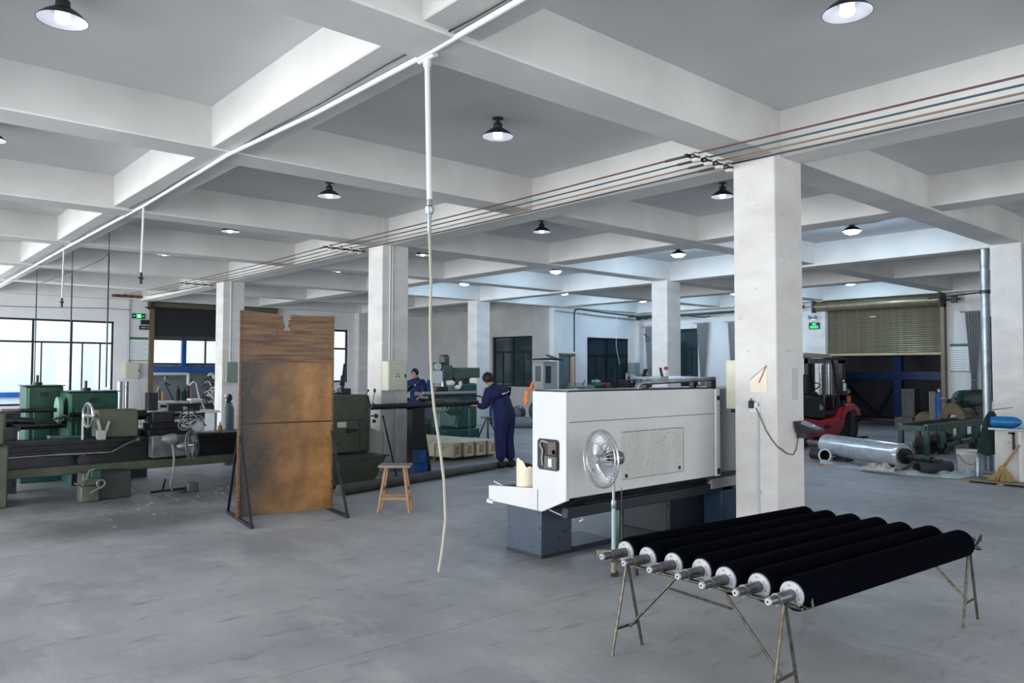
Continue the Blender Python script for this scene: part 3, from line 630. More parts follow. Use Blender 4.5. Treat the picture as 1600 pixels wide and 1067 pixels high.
def poster(label, o, w, h, axis, gold=False):
    t = thing('notice_board', label, 'poster', o); x, y, z = o
    bx = (lambda a0, a1, z0, z1, d: MB().box(x+a0, x+a1, y-d-.004, y-d, z+z0, z+z1)) if axis == 'x' else (lambda a0, a1, z0, z1, d: MB().box(x-d-.004, x-d, y-a1, y-a0, z+z0, z+z1))
    part('sheet', bx(-w/2, w/2, 0, h, 0), poster_m, t)
    part('header', bx(-w/2, w/2, h*.9, h, .004), postg_m, t)
    part('footer', bx(-w/2, w/2, 0, h*.04, .004), M('poster_foot', '#7f8f52'), t)
    for i in range(9): part('text_line', bx(-w*.4, w*(.4 if i % 3 else .28), h*(.12+i*.08), h*(.135+i*.08), .004), postl_m, t)
    return t
poster('white notice with green header between the left window and dark shutter', (-.12, 21.5, 1.93), .55, .74, 'x')
poster('white notice with green header right of the olive shutter', (15.46, 3.35, 1.66), .46, .76, 'y')

def curtain(label, y0, y1, zt, tie, zb, x=15.36):
    t = thing('curtain', label, 'curtain', (x, (y0+y1)/2, zb)); n = 36; m = MB(); vs = []; rows = 14
    yc = (y0+y1)/2; hw = (y1-y0)/2
    for r in range(rows):
        f = r/(rows-1); z = zt+(zb-zt)*f
        d = abs(z-tie); sq = .30+.70*min(1, (d/(zt-tie))**.8) if z > tie else .30+.5*min(1, d/.9)
        for i in range(n+1):
            a = -1+2*i/n; vs.append((x-.03*math.sin(a*PI*5.5)*(.5+.5*sq), yc+a*hw*sq, z))
    m.add(vs, [(r*(n+1)+i, r*(n+1)+i+1, (r+1)*(n+1)+i+1, (r+1)*(n+1)+i) for r in range(rows-1) for i in range(n)], True)
    part('cloth', m, curt_m, t)
    part('tie_band', MB().ring((x, yc, tie), (0, 0, 1), hw*.32+.01, .012, 16), curt_m, t)
    part('curtain_rod', MB().cyl((x, y0-.1, zt+.02), (x, y1+.1, zt+.02), .014, n=8), galv_m, t)
    return t
curtain('grey gathered curtain right of the olive shutter', 2.78, 3.18, 3.24, 1.45, .5)
curtain('grey curtain just left of the big pillar', 9.95, 10.42, 3.3, 1.5, .5)
curtain('grey tied curtain right of the third row pillar', 11.18, 11.66, 3.31, 1.45, .5)
curtain('grey green curtain left of the third row pillar', 13.5, 13.95, 3.26, 1.3, .5)
t = thing('wall_cabinet', 'pale grey-green metal cabinet in the far corner', 'cabinet', (14.9, 13.9, 0))
part('body', MB().box(14.65, 15.2, 13.95, 14.28, .6, 1.55), M('pale_green_grey', '#8e9f9c', rough=.5), t, bev=.01)
part('top_box', MB().box(14.75, 15.1, 13.97, 14.25, 1.55, 1.95), M('pale_green_grey', '#8e9f9c'), t, bev=.01)
part('stand', MB().box(14.7, 15.15, 14.0, 14.25, 0, .6), dsteel_m, t)
t = thing('wall_bracket_lamp', 'small black bracket with coiled cable high in the far corner', 'fitting', (15.3, 13.6, 2.9))
part('arm', MB().bar((15.47, 13.9, 2.95), (15.1, 13.75, 3.0), .04), black_m, t)
part('coil', MB().ring((15.3, 13.75, 2.83), (1, .3, 0), .08, .014), black_m, t)

# ------------------------------------------------------------------ plywood screen on steel stand
ax = math.atan2(-.14, 1.06)
t = thing('plywood_screen', 'stained plywood screen with a torn notch, standing on black steel braces', 'screen', (-3.10, 4.36, 0), ax)
part('lower_panel', MB().box(-.53, .53, -.012, .006, .03, 1.075), ply_gold, t, False)
part('middle_panel', MB().box(-.53, .53, -.014, .004, 1.082, 1.78), ply_gold, t, False)
up = [(-.53, 1.772), (.53, 1.772), (.535, 2.335), (.1, 2.325), (.075, 2.335), (-.01, 2.325), (.05, 2.31), (.0, 2.30), (.03, 2.275), (-.015, 2.265), (.0, 2.22), (-.02, 2.2), (.02, 2.145), (-.07, 2.14), (-.045, 2.185), (-.07, 2.27), (-.075, 2.32), (-.11, 2.33), (-.53, 2.36)]
part('top_panel', MB().prism(up, 'xz', -.026, -.014), ply_brown, t, False)
part('edge_batten', MB().box(-.56, -.53, -.03, .02, .02, 2.36), ply_brown, t, False, bev=.003)
part('edge_batten', MB().box(.53, .55, -.03, .02, .02, 2.34), ply_brown, t, False, bev=.003)
part('joint_strip', MB().box(-.53, .53, -.018, -.012, 1.066, 1.084), M('worn_dark_joint', '#3a332c'), t, False)
for sx in (-1, 1):
    x = sx*.535
    part('stand_post', MB().box(x-.018, x+.018, .02, .05, .0, 1.05 if sx > 0 else 2.34), black_m, t, False)
    part('stand_foot', MB().box(x-.018, x+.018, -.56, .5, .0, .035), black_m, t, False, bev=.003)
    part('brace', MB().bar((x-.0, -.54, .03), (x, .0, .98), .028, .022), M('worn_blue_black_steel', '#3a4148', '#22262b', .4, .3, scale=12), t, False)
    part('brace', MB().bar((x, .48, .03), (x, .04, .98), .028, .022), black_m, t, False)

# ------------------------------------------------------------------ stool
t = thing('wooden_stool', 'small worn wooden stool with splayed legs on the concrete floor', 'stool', (-2.0, 3.75, 0), -.72)
part('seat', MB().box(-.19, .19, -.13, .13, .53, .56), M('stool_seat_wood', '#8f8378', '#746759', .6, scale=6, stretch=(1, 7, 7)), t, False, bev=.005)
for sx in (-1, 1):
    for sy in (-1, 1):
        part('leg', MB().bar((sx*.185, sy*.135, 0), (sx*.11, sy*.075, .53), .036, .03), wood_m, t, False, bev=.003)
for sy in (-1, 1): part('stretcher', MB().bar((-.16, sy*.115, .17), (.16, sy*.115, .17), .02, .03), wood_m, t, False)
for sx in (-1, 1): part('stretcher', MB().bar((sx*.145, -.1, .27), (sx*.145, .1, .27), .02, .03), wood_m, t, False)

# ------------------------------------------------------------------ white machine tool
t = thing('machine_tool', 'large off-white enclosed machine tool on dark blue pedestals, centre of the hall', 'machine', (-1.2, 1.1, 0))
m = MB().box(-2.33, -.19, .52, .94, .60, 1.505)
part('enclosure', m, cnc_m, t, bev=.008)
part('end_panel', MB().prism([(1.55, .46), (1.55, .60), (.94, .645), (.94, 1.505), (.52, 1.505), (.52, .585), (.82, .455)], 'yz', -2.37, -2.33).box(-2.33, -2.2, .9, 1.55, .46, .49), cnc_m, t, bev=.003)
part('panel_seam', MB().box(-2.33, -.19, .515, .521, 1.245, 1.25), M('seam_dark', '#55565a'), t)
part('panel_seam', MB().box(-2.374, -2.369, .868, .872, .46, .645), M('seam_dark', '#55565a'), t)
part('cover_plate', MB().box(-1.66, -.73, .512, .521, .70, 1.13), cncd_m, t, bev=.003)
for (x, z) in ((-1.60, .73), (-.80, .74)): part('lock', MB().cyl((x, .505, z), (x, .515, z), .018), black_m, t)
part('rust_edge', MB().box(-1.66, -.73, .5085, .5125, 1.126, 1.134).box(-1.66, -.73, .5085, .5125, .697, .702).box(-.734, -.729, .5085, .5125, .7, 1.13), M('rust_edge', '#7b6b58', '#a9a595', .7, scale=30), t)
part('guide_strip', MB().box(-.18, -.11, .50, .54, .60, 1.5), whitepl_m, t, bev=.004)
part('guide_strip_end', MB().box(-.165, -.125, .494, .50, 1.385, 1.43).box(-.165, -.125, .494, .50, .62, .68), black_m, t)
part('sliding_door', MB().box(-.11, .55, .60, .66, .45, 1.5), M('mid_grey_door', '#a0a4a8', '#979ba0', .45, scale=3), t)
part('tray_side', MB().box(-2.33, -2.0, 1.52, 1.55, .47, .60).box(-2.05, -2.0, .94, 1.55, .47, .6), cnc_m, t)
part('tray_floor', MB().box(-2.33, -2.0, .94, 1.52, .49, .51), dnavy_m, t)
part('tray_lug', MB().box(-2.37, -2.25, 1.49, 1.58, .435, .47), cnc_m, t)
# motor window in the end panel
fr = part('motor_recess', MB().prism([(.70, .93), (.72, .915), (.91, .915), (.93, .935), (.93, 1.125), (.91, 1.145), (.72, 1.145), (.70, 1.125)], 'yz', -2.376, -2.371), M('recess_dark', '#2a2d30', rough=.7), t)
part('motor', MB().box(-2.40, -2.375, .715, .80, 1.03, 1.13).cyl((-2.40, .735, 1.055), (-2.375, .735, 1.055), .022), M('brown_motor', '#4a3f3a', rough=.5), fr, bev=.004)
part('gearbox', MB().box(-2.40, -2.375, .71, .84, .925, 1.025), M('grey_gearbox', '#4c4e50', rough=.5), fr, bev=.006)
part('rating_plate', MB().box(-2.404, -2.40, .755, .79, .945, 1.005), whitepl_m, fr)
part('hose', MB().tube([(-2.39, .80, 1.12), (-2.39, .87, 1.13), (-2.39, .89, 1.10), (-2.39, .86, 1.06), (-2.39, .87, 1.0), (-2.39, .86, .95)], .008, 6), M('grey_hose', '#8d8f90'), fr)
fr.scale = (1, 1.17, 1.17); fr.location = (0, -.032, -.2456)
# body underside and stands
part('bed', MB().box(-2.0, .4, .66, 1.5, .42, .60).box(-2.25, .3, .62, .70, .40, .50), dnavy_m, t, bev=.01)
part('chip_guard', MB().add([(-2.2, .54, .60), (.3, .54, .60), (.3, .75, .44), (-2.1, .75, .44), (-2.2, .56, .62), (.3, .56, .62)], [(0, 1, 2, 3), (0, 3, 4), (1, 5, 2), (4, 5, 1, 0), (3, 2, 5, 4)]), M('oily_guard', '#3a3c3e', '#1e2022', .35, .3, scale=6), t)
part('pedestal', MB().box(-2.25, -1.86, .95, 1.42, .015, .44), navy_m, t, bev=.006)
part('plinth', MB().box(-2.255, -1.85, .945, 1.43, 0, .03), dnavy_m, t, bev=.003)
part('pedestal', MB().box(-.55, .5, .85, 1.5, 0, .46), dnavy_m, t, bev=.01)
part('pedestal', MB().box(.1, 1.2, .62, 1.5, 0, .62), M('blue_tank_paint', '#22405a', '#1a3044', .45, scale=4), t, bev=.01)
part('headstock_cover', MB().box(-.1, 1.25, .66, 1.5, .62, 1.5), cnc_m, t, bev=.02)
for x in (-1.35, -.62): part('levelling_foot', MB().cyl((x, .78, 0), (x, .78, .012), .05).cyl((x, .78, .0), (x, .78, .42), .02), dsteel_m, t)
part('drip_cable', MB().tube([(-2.2, .9, .44), (-2.15, .8, .40), (-2.0, .7, .38), (-1.95, .72, .35), (-1.97, .75, .33)], .006, 6), whitepl_m, t)
part('base_shelf', MB().box(-1.84, -1.3, .95, 1.4, .0, .05), dnavy_m, t)
# top: sliding cover, tubes
part('roof_edge', MB().box(-2.30, -.15, .56, .98, 1.505, 1.517), black_m, t)
part('cover_pipe', MB().tube([(-1.24, .68, 1.50), (-1.235, .68, 1.535), (-1.215, .68, 1.555), (-1.17, .68, 1.57), (-.6, .68, 1.585), (.05, .68, 1.605)], .022, 12), galv_m, t)
part('top_cover', MB().add([(-1.05, .72, 1.60), (.0, .72, 1.605), (.0, .93, 1.62), (-1.0, .93, 1.62), (-1.05, .72, 1.61), (.0, .72, 1.615), (.0, .93, 1.63), (-1.0, .93, 1.63)], [(3, 2, 1, 0), (4, 5, 6, 7), (0, 1, 5, 4), (1, 2, 6, 5), (2, 3, 7, 6), (3, 0, 4, 7)]), M('mid_grey_cover', '#8d9194', rough=.4), t)
part('cover_support', MB().box(-.95, -.9, .8, .85, 1.505, 1.61).box(-.15, -.1, .8, .85, 1.505, 1.61).box(-.03, .06, .66, .72, 1.5, 1.62), black_m, t)

# things on the machine
t = thing('bottle', 'small white bottle with red cap on the machine top cover', 'bottle', (-.55, .95, 1.627))
part('body', MB().box(-.58, -.50, .85, .90, 1.625, 1.70), whitepl_m, t, bev=.012)
part('cap', MB().cyl((-.53, .875, 1.70), (-.52, .875, 1.728), .02), M('red_cap', '#9c2b2e'), t)
part('black_holder', MB().bar((-.60, .87, 1.63), (-.63, .87, 1.72), .018), black_m, t)
rg = thing('orange_rag', 'orange rag hanging over the top left corner of the white machine', 'rag', (-2.38, .99, 1.4))
part('cloth', MB().tube([(-2.30, 1.02, 1.53), (-2.33, .985, 1.57), (-2.35, .99, 1.515), (-2.39, 1.0, 1.50), (-2.395, 1.005, 1.44), (-2.39, .995, 1.38)], .016, 7).tube([(-2.35, .97, 1.52), (-2.39, .985, 1.50), (-2.39, .99, 1.45), (-2.385, .985, 1.415)], .012, 6), orange_m, rg)
t = thing('plastic_can', 'cream cut open plastic can standing in the machine tray', 'can', (-2.22, 1.12, .51))
cut = [(a*2*PI/20) for a in range(20)]
m = MB(); vs = []; 
for z in (.51, .53, .80):
    for a in cut:
        zz = z if z < .7 else .80 + (.07 if .3 < (a/(2*PI)) < .55 else 0)*1 + .015*math.sin(a*5)
        vs.append((-2.20+.095*math.cos(a), 1.19+.115*math.sin(a), zz))
m.add(vs, [(r*20+i, r*20+(i+1) % 20, (r+1)*20+(i+1) % 20, (r+1)*20+i) for r in (0, 1) for i in range(20)] + [tuple(range(19, -1, -1))], True)
part('body', m, M('cream_plastic', '#e0d6bf', '#d2c5aa', .5, scale=9), t)
part('dark_sludge', MB().cyl((-2.2, 1.19, .70), (-2.2, 1.19, .72), .09, n=20), black_m, t)
part('gloves', MB().ball((-2.2, 1.2, .78), .07, .08, .05).ball((-2.17, 1.12, .80), .05, .05, .03), rubber_m, t, label='black rag stuffed in the can mouth')
t = thing('dark_pad', 'dark rag and metal strip lying in the machine tray', 'rag', (-2.2, 1.4, .51))
part('cloth', MB().box(-2.30, -2.05, 1.32, 1.55, .51, .58), rubber_m, t, bev=.02)
part('strip', MB().bar((-2.33, 1.52, .64), (-2.29, 1.36, .585), .012), steel_m, t)
t = thing('round_drip_pan', 'rusty round pan on the floor under the white machine', 'pan', (-.3, .45, 0))
part('drum', MB().lathe([(.15, 0), (.155, .1), (.18, .105), (.18, .118), (.145, .118), (.14, .02), (0, .02)], (-.32, .40, 0), n=28), M('dirty_brown_metal', '#5b534c', '#433d38', .6, scale=9), t)

# ------------------------------------------------------------------ standing fan by the machine
def cage(m1, c, n_, R, depth, rad, spokes=36, rw=.0016):
    c = Vector(c); n_ = Vector(n_).normalized(); a = n_.cross(Vector((0, 0, 1))).normalized(); b = a.cross(n_)
    for s_ in (1, -1):
        for i in range(spokes):
            th = 2*PI*i/spokes; d = a*math.cos(th)+b*math.sin(th)
            m1.tube([c+d*(.16*R)+n_*s_*depth, c+d*(.55*R)+n_*s_*depth*.97, c+d*(.86*R)+n_*s_*depth*.72, c+d*R], rw, 4, caps=False)
        for q in (.16, .55): m1.ring(c+n_*s_*depth*(1 if q < .5 else .97), n_, R*q, .0028, 40, 5)
    return m1
def fan_parts(t, c, n_, R, label_metal, blades=3, mcol=None, spokes=36):
    c = Vector(c); n_ = Vector(n_).normalized(); a = n_.cross(Vector((0, 0, 1))).normalized(); b = a.cross(n_)
    cg = part('cage', cage(MB(), c, n_, R, R*.26, 0, spokes), label_metal, t)
    part('rim', MB().ring(c, n_, R, .007, 48, 6).ring(c+n_*.03, n_, R*.985, .004, 48, 6), label_metal, cg)
    part('centre_badge', MB().cyl(c+n_*R*.27, c+n_*(R*.27+.006), R*.16, n=20), galv_m, cg)
    for i in range(blades):
        th = 2*PI*i/blades+.5; m = MB(); vs = []
        for r_, w, tw in ((.12, .10, .05), (.4, .30, .05), (.7, .42, .04), (.86, .34, .03)):
            for s_ in (-1, 0, 1):
                ang = th+s_*w*.9; d = a*math.cos(ang)+b*math.sin(ang)
                vs.append(c+d*(r_*R)+n_*(s_*tw*.7))
        m.add(vs, [(r*3+q, r*3+q+1, r*3+q+4, r*3+q+3) for r in range(3) for q in range(2)], True)
        part('blade', m, M('fan_blade_metal', '#b4bac0', rough=.25, metal=.7), t)
    part('hub', MB().cyl(c-n_*.03, c+n_*.04, R*.14, n=20), galv_m, t)
    part('motor', MB().lathe([(0, .20), (.035, .20), (.052, .19), (.058, .17), (.058, .08), (.045, .06), (0, .06)], c, -n_, n=24), M('fan_motor_grey', '#6d7174', rough=.4, metal=.5), t)
    return a, b
t = thing('pedestal_fan', 'pedestal fan with round wire cage in front of the white machine', 'fan', (-2.26, .16, 0))
n_ = Vector((-.967, .25, 0)); c = Vector((-2.285, .19, .965))
fan_parts(t, c, n_, .236, M('fan_wire', '#b5babd', rough=.3, metal=.8), 4, spokes=44)
pc = c - n_*.13; px_, py_ = pc.x-.02, pc.y
part('pole', MB().cyl((px_, py_, .62), (px_, py_, .93), .0125, n=12).lathe([(.0125, .62), (.02, .62), (.022, .6), (.022, .56), (.016, .55)], (px_, py_, 0)), galv_m, t)
part('lower_pole', MB().cyl((px_, py_, .2), (px_, py_, .58), .018, n=14), M('worn_turquoise_paint', '#8fb5b0', '#a9b3b0', .4, scale=14), t)
bs = part('base', MB().bar((px_-.11, py_+.085, .19), (px_+.16, py_-.13, .19), .05, .05).cyl((px_, py_, .0), (px_, py_, .22), .022, n=12), M('worn_cream_casting', '#8f8c78', '#6d6a5a', .55, scale=12), t, bev=.005)
part('foot', MB().bar((px_-.02, py_-.02, .015), (px_+.05, py_+.03, .015), .05, .03), dsteel_m, bs)
part('foot', MB().cyl((px_+.15, py_-.12, 0), (px_+.15, py_-.12, .18), .014), dsteel_m, bs)
part('rod', MB().cyl((px_+.09, py_-.01, .19), (px_+.09, py_-.01, .72), .004, n=6), rust_m, t)

# ------------------------------------------------------------------ felt rollers and trestles
RL = [(-3.27, -.90), (-3.29, -1.09), (-3.29, -1.28), (-3.28, -1.47), (-3.33, -1.66), (-3.31, -1.85), (-3.32, -2.04)]
RR = [(-1.34, -1.08), (-1.38, -1.265), (-1.37, -1.45), (-1.36, -1.635), (-1.38, -1.82), (-1.34, -2.005), (-1.34, -2.19)]
AX = .555
ordn = ['farthest black felt roller, nearest the white machine', 'second black felt roller counted from the white machine', 'third black felt roller counted from the white machine', 'middle black felt roller of the seven on the trestles', 'third black felt roller counted from the camera side', 'second black felt roller counted from the camera side', 'front black felt roller, fully exposed along its whole length']
def roller(L_, yl):
    t = thing('felt_roller', '', 'roller', (0, 0, 0), 0, 'black felt rollers on the wire trestles')
    part('felt_sleeve', MB().lathe([(.060, 0), (.078, .004), (.088, .022), (.0885, .05), (.0885, L_-.05), (.088, L_-.02), (.078, L_-.003), (.05, L_)], ax=(1, 0, 0), n=40), felt_m, t, False)
    part('end_plate', MB().lathe([(0, -.012), (.064, -.012), (.068, -.008), (.068, .006), (0, .006)], ax=(1, 0, 0), n=32), plate_m, t, False)
    bl = MB()
    for q in range(6):
        a = 2*PI*q/6+.3; bl.cyl((-.016, .048*math.cos(a), .048*math.sin(a)), (-.010, .048*math.cos(a), .048*math.sin(a)), .0028, n=8)
    part('bolt', bl, dsteel_m, t, False)
    s = part('shaft', MB().lathe([(.0, -.01), (.03, -.01), (.029, -.135), (.024, -.136), (.022, -.2), (.0, -.2)], ax=(1, 0, 0), n=24), shaft_m, t, False)
    part('collar', MB().lathe([(.024, -.132), (.031, -.132), (.031, -.145), (.024, -.145)], ax=(1, 0, 0), n=24), steel_m, s, False)
    part('end_cap', MB().lathe([(0, -.212), (.016, -.212), (.02, -.206), (.02, -.196), (0, -.196)], ax=(1, 0, 0), n=20), plate_m, s, False)
    part('centre_mark', MB().cyl((-.214, 0, 0), (-.211, 0, 0), .006, n=10), dsteel_m, s, False)
    part('end_shaft', MB().lathe([(0, L_-.02), (.026, L_-.02), (.026, L_+.12), (.019, L_+.121), (.019, L_+.17), (0, L_+.17)], ax=(1, 0, 0), n=20), shaft_m, t, False)
    return t
r0 = roller(1.95, 0)
for i, (a, b) in enumerate(zip(RL, RR)):
    o = r0 if i == 0 else copytree(r0)
    o['label'] = ordn[i]; o.location = (a[0], a[1], AX); o.rotation_euler = (0, 0, math.atan2(b[1]-a[1], b[0]-a[0]))
RZ = .513
def trestle(label, X, y0, y1, ys_, mirror=1):
    t = thing('roller_trestle', label, 'trestle', (X, (y0+y1)/2, 0), 0, 'bent rod trestles under the rollers')
    part('top_rail', MB().tube([(X, y0, RZ), (X, y1, RZ)], .0085, 8), rust_m, t)
    for y in (y0, y1):
        for s_ in (-1, 1): part('leg', MB().tube([(X+s_*.14, y, .0), (X+s_*.008, y, RZ)], .0095, 8), rust_m, t)
        part('cross_bar', MB().tube([(X-.1, y, .15), (X+.1, y, .15)], .008, 6), rust_m, t)
    ym = (y0+y1)/2; e = .22*abs(y1-y0)
    part('brace', MB().tube([(X, ym+.15, RZ), (X, y0-.02 if y0 > y1 else y0+.02, .15)], .0085, 8), rust_m, t)
    part('brace', MB().tube([(X, ym-.15, RZ), (X, y1+.02 if y0 > y1 else y1-.02, .15)], .0085, 8), rust_m, t)
    part('tie_bar', MB().tube([(X, ym+.21, .44), (X, ym-.21, .42)], .008, 6), rust_m, t)
    for y in ys_:
        part('cradle', MB().tube([(X+.012, y+.06, RZ), (X+.012, y+.036, RZ-.0), (X+.012, y+.03, RZ+.005), (X+.012, y-.03, RZ+.005), (X+.012, y-.06, RZ)], .006, 6).tube([(X+.03, y-.07, RZ-.01), (X+.05, y-.045, RZ-.02), (X+.05, y+.045, RZ-.02), (X+.03, y+.07, RZ-.01)], .006, 6), rust_m, t)
    return t
trestle('bent steel rod trestle under the shaft ends facing the camera', -3.38, -1.0, -2.03, [b for a, b in RL])
tr = trestle('bent steel rod trestle under the far ends of the rollers', -1.25, -1.12, -2.19, [b for a, b in RR])
part('end_hook', MB().tube([(-1.25, -2.2, RZ), (-1.2, -2.22, RZ+.01), (-1.2, -2.25, RZ+.08), (-1.22, -2.25, RZ+.04)], .008, 6), rust_m, tr)
solo('loose_handle', MB().tube([(-3.33, -2.06, .53), (-3.32, -2.12, .50), (-3.30, -2.14, .51), (-3.28, -2.12, .56)], .007, 6), rust_m, 'small bent rod handle under the front roller plate', 'handle')

# ------------------------------------------------------------------ near lathe across the hall (behind the screen)
t = thing('long_lathe', 'long olive lathe running from the left edge to behind the plywood screen', 'lathe', (-3.3, 7.5, 0))
part('bed_way', MB().box(-5.9, -1.0, 7.35, 7.75, .62, .745).box(-5.9, -1.0, 7.30, 7.37, .70, .75).box(-5.9, -1.0, 7.73, 7.80, .70, .75), bed_m, t, bev=.006)
part('bed_side', MB().box(-5.9, -1.0, 7.39, 7.7, .42, .62), M('bed_side_black', '#0c0f14', '#171b21', .4, scale=7), t)
part('chip_rail', MB().box(-5.9, -1.0, 7.30, 7.40, .30, .42), olive_m, t, bev=.01)
part('pedestal', MB().box(-4.55, -4.1, 6.9, 7.6, 0, .34), M('dark_grey_green', '#3a413f', '#2a2f2e', .5, scale=6), t, bev=.012)
part('end_casting', MB().box(-6.2, -5.47, 6.95, 7.7, .0, .75), olive_m, t, bev=.02)
part('end_gearbox', MB().box(-6.2, -5.5, 7.0, 7.8, .75, 1.17), olive_m, t, bev=.03)
part('lead_screw', MB().cyl((-5.47, 7.24, .575), (-4.95, 7.24, .58), .012).cyl((-4.95, 7.22, .58), (-4.3, 7.22, .57), .022, n=14), steel_m, t)
th_ = MB()
for i in range(26): th_.ring((-4.95+i*.025, 7.22, .58-.0004*i), (1, 0, 0), .022, .005, 12, 4)
part('screw_thread', th_, steel_m, t)
part('round_knob', MB().cyl((-4.62, 7.16, .50), (-4.62, 7.24, .50), .07, n=20).cyl((-4.62, 7.15, .50), (-4.62, 7.16, .50), .03, n=14), dsteel_m, t)
part('crank', MB().tube([(-4.28, 7.2, .57), (-4.08, 7.18, .68), (-3.98, 7.18, .72)], .012, 8).cyl((-4.0, 7.12, .72), (-3.95, 7.12, .73), .03), steel_m, t)
ts = part('tailstock', MB().prism([(7.36, .75), (7.36, .90), (7.40, 1.13), (7.72, 1.13), (7.76, .90), (7.76, .75)], 'yz', -4.40, -3.90), olive_m, t, bev=.02)
part('handwheel', MB().ring((-4.50, 7.5, 1.06), (1, .15, 0), .16, .018, 32, 8).cyl((-4.53, 7.5, 1.06), (-4.42, 7.5, 1.06), .03).bar((-4.50, 7.5, .91), (-4.50, 7.5, 1.21), .022).bar((-4.50, 7.36, 1.06), (-4.50, 7.64, 1.06), .022), M('polished_rim', '#c3c5c6', rough=.25, metal=.8), ts)
part('quill', MB().cyl((-3.90, 7.55, 1.04), (-3.76, 7.55, 1.04), .07, n=18).cyl((-3.76, 7.55, 1.04), (-3.66, 7.55, 1.04), .03, .01), dsteel_m, ts)
part('clamp_lever', MB().bar((-4.36, 7.33, .74), (-4.42, 7.33, 1.0), .03).bar((-4.33, 7.33, .80), (-4.28, 7.33, .98), .025).box(-4.43, -4.33, 7.28, 7.36, .74, .86), M('pale_grey_casting', '#a5aaa4', rough=.5), ts)
part('clamp_lever', MB().bar((-4.60, 7.33, .75), (-4.60, 7.33, 1.02), .02), whitepl_m, ts)
cr = part('carriage', MB().box(-3.80, -3.20, 7.25, 7.85, .75, .84).box(-3.75, -3.35, 7.3, 7.7, .84, .93), bed_m, t, bev=.01)
part('apron', MB().box(-3.78, -3.30, 7.14, 7.32, .46, .76), M('apron_grey', '#6d7276', '#4a4f52', .45, scale=6), cr, bev=.015)
part('tool_post', MB().box(-3.72, -3.42, 7.35, 7.6, .93, 1.08).box(-3.60, -3.30, 7.4, 7.52, 1.0, 1.06), black_m, cr, bev=.01)
part('feed_wheel', MB().ring((-3.28, 7.2, 1.0), (.4, 1, 0), .11, .012, 28, 6).bar((-3.28, 7.2, .9), (-3.28, 7.2, 1.1), .012), dsteel_m, cr)
part('rod_bundle', MB().tube([(-3.45, 7.35, 1.02), (-3.0, 7.35, 1.04)], .015, 6).tube([(-3.5, 7.4, .98), (-3.05, 7.4, .99)], .012, 6).tube([(-3.35, 7.3, .9), (-3.1, 7.3, 1.0), (-3.0, 7.3, .86)], .01, 6), dsteel_m, cr)
# gearbox casting standing on the floor under the bed
ca = part('drive_casting', MB().box(-4.72, -4.5, 6.78, 7.0, 0, .2).box(-4.7, -4.48, 6.8, 7.1, .2, .36), M('olive_grey_casting', '#5b6156', '#464b42', .5, scale=8), t, bev=.02)
part('feed_handle', MB().ring((-4.50, 6.74, .23), (0, 1, 0), .045, .012, 18, 6).tube([(-4.66, 6.76, .30), (-4.76, 6.74, .24), (-4.80, 6.74, .26)], .014, 6).tube([(-4.62, 6.74, .12), (-4.55, 6.72, .16), (-4.48, 6.72, .19)], .012, 6).tube([(-4.66, 6.76, .3), (-4.64, 6.74, .40), (-4.58, 6.74, .42)], .012, 6), M('worn_handle', '#84887a', rough=.4, metal=.4), ca)
part('drive_cover', MB().box(-4.62, -4.5, 6.72, 6.8, .30, .40), green_m, ca, bev=.01)
# things lying on the bed right part
# headstock end
hs = part('headstock', MB().box(-2.4, -1.02, 6.12, 7.2, .45, 1.31), olived_m, t, bev=.015)
part('side_panel', MB().prism([(6.14, .46), (6.5, .46), (6.5, 1.26), (6.2, 1.30), (6.14, 1.18)], 'yz', -1.02, -.93), olived_m, hs, bev=.01)
part('door_line', MB().box(-2.3, -1.06, 6.112, 6.121, .93, .938).box(-1.135, -1.129, 6.112, 6.121, .46, .93), black_m, hs)
part('name_plate', MB().box(-1.50, -1.36, 6.11, 6.121, .83, .91), tan_m, hs)
part('selector_knob', MB().cyl((-1.33, 6.06, .78), (-1.33, 6.121, .78), .032).bar((-1.36, 6.06, .79), (-1.22, 6.05, .785), .035), dsteel_m, hs)
for (x, z) in ((-1.2, 1.2), (-1.02, 1.05), (-1.5, .6)): part('oil_cap', MB().cyl((x, 6.105, z), (x, 6.121, z), .012, n=10), black_m, hs)
part('gear_lever', MB().tube([(-.98, 6.18, 1.05), (-.93, 6.1, 1.12), (-.90, 6.08, 1.35)], .008, 6).ball((-.90, 6.08, 1.37), .02, .02, .035), dsteel_m, hs)
part('gear_lever', MB().tube([(-1.0, 6.2, 1.28), (-.97, 6.15, 1.36)], .008, 6).ball((-.97, 6.15, 1.37), .018), black_m, hs)
part('lever_knobs', MB().ball((-.86, 6.1, .98), .035).ball((-.88, 6.12, .90), .03).tube([(-.93, 6.14, .98), (-.86, 6.1, .98)], .01, 6).ball((-.90, 6.12, 1.15), .03), black_m, hs)
part('cable_coil', MB().ring((-.88, 6.16, .62), (1, .6, 0), .1, .008, 22, 5).ring((-.89, 6.17, .7), (1, .3, .2), .07, .007, 22, 5), black_m, hs)
tray = part('chip_tray', MB().add([(-2.6, 5.70, .0), (-1.12, 5.70, .05), (-1.12, 6.9, .05), (-2.6, 6.9, 0), (-2.6, 5.62, .42), (-.96, 5.62, .42), (-.96, 6.9, .42), (-2.6, 6.9, .42)],
     [(3, 2, 1, 0), (4, 5, 6, 7), (0, 1, 5, 4), (1, 2, 6, 5), (2, 3, 7, 6), (3, 0, 4, 7)]), olived_m, t, bev=.01)
part('tray_rim', MB().box(-2.6, -.94, 5.60, 5.64, .415, .435).box(-.96, -.93, 5.6, 6.9, .415, .435), olived_m, tray)
part('splash_plate', MB().prism([(5.75, .42), (6.3, .42), (6.3, .78), (6.1, .80), (5.75, .74)], 'yz', -.95, -.935), M('dull_grey_plate', '#7a7f7e', rough=.4, metal=.4), tray)
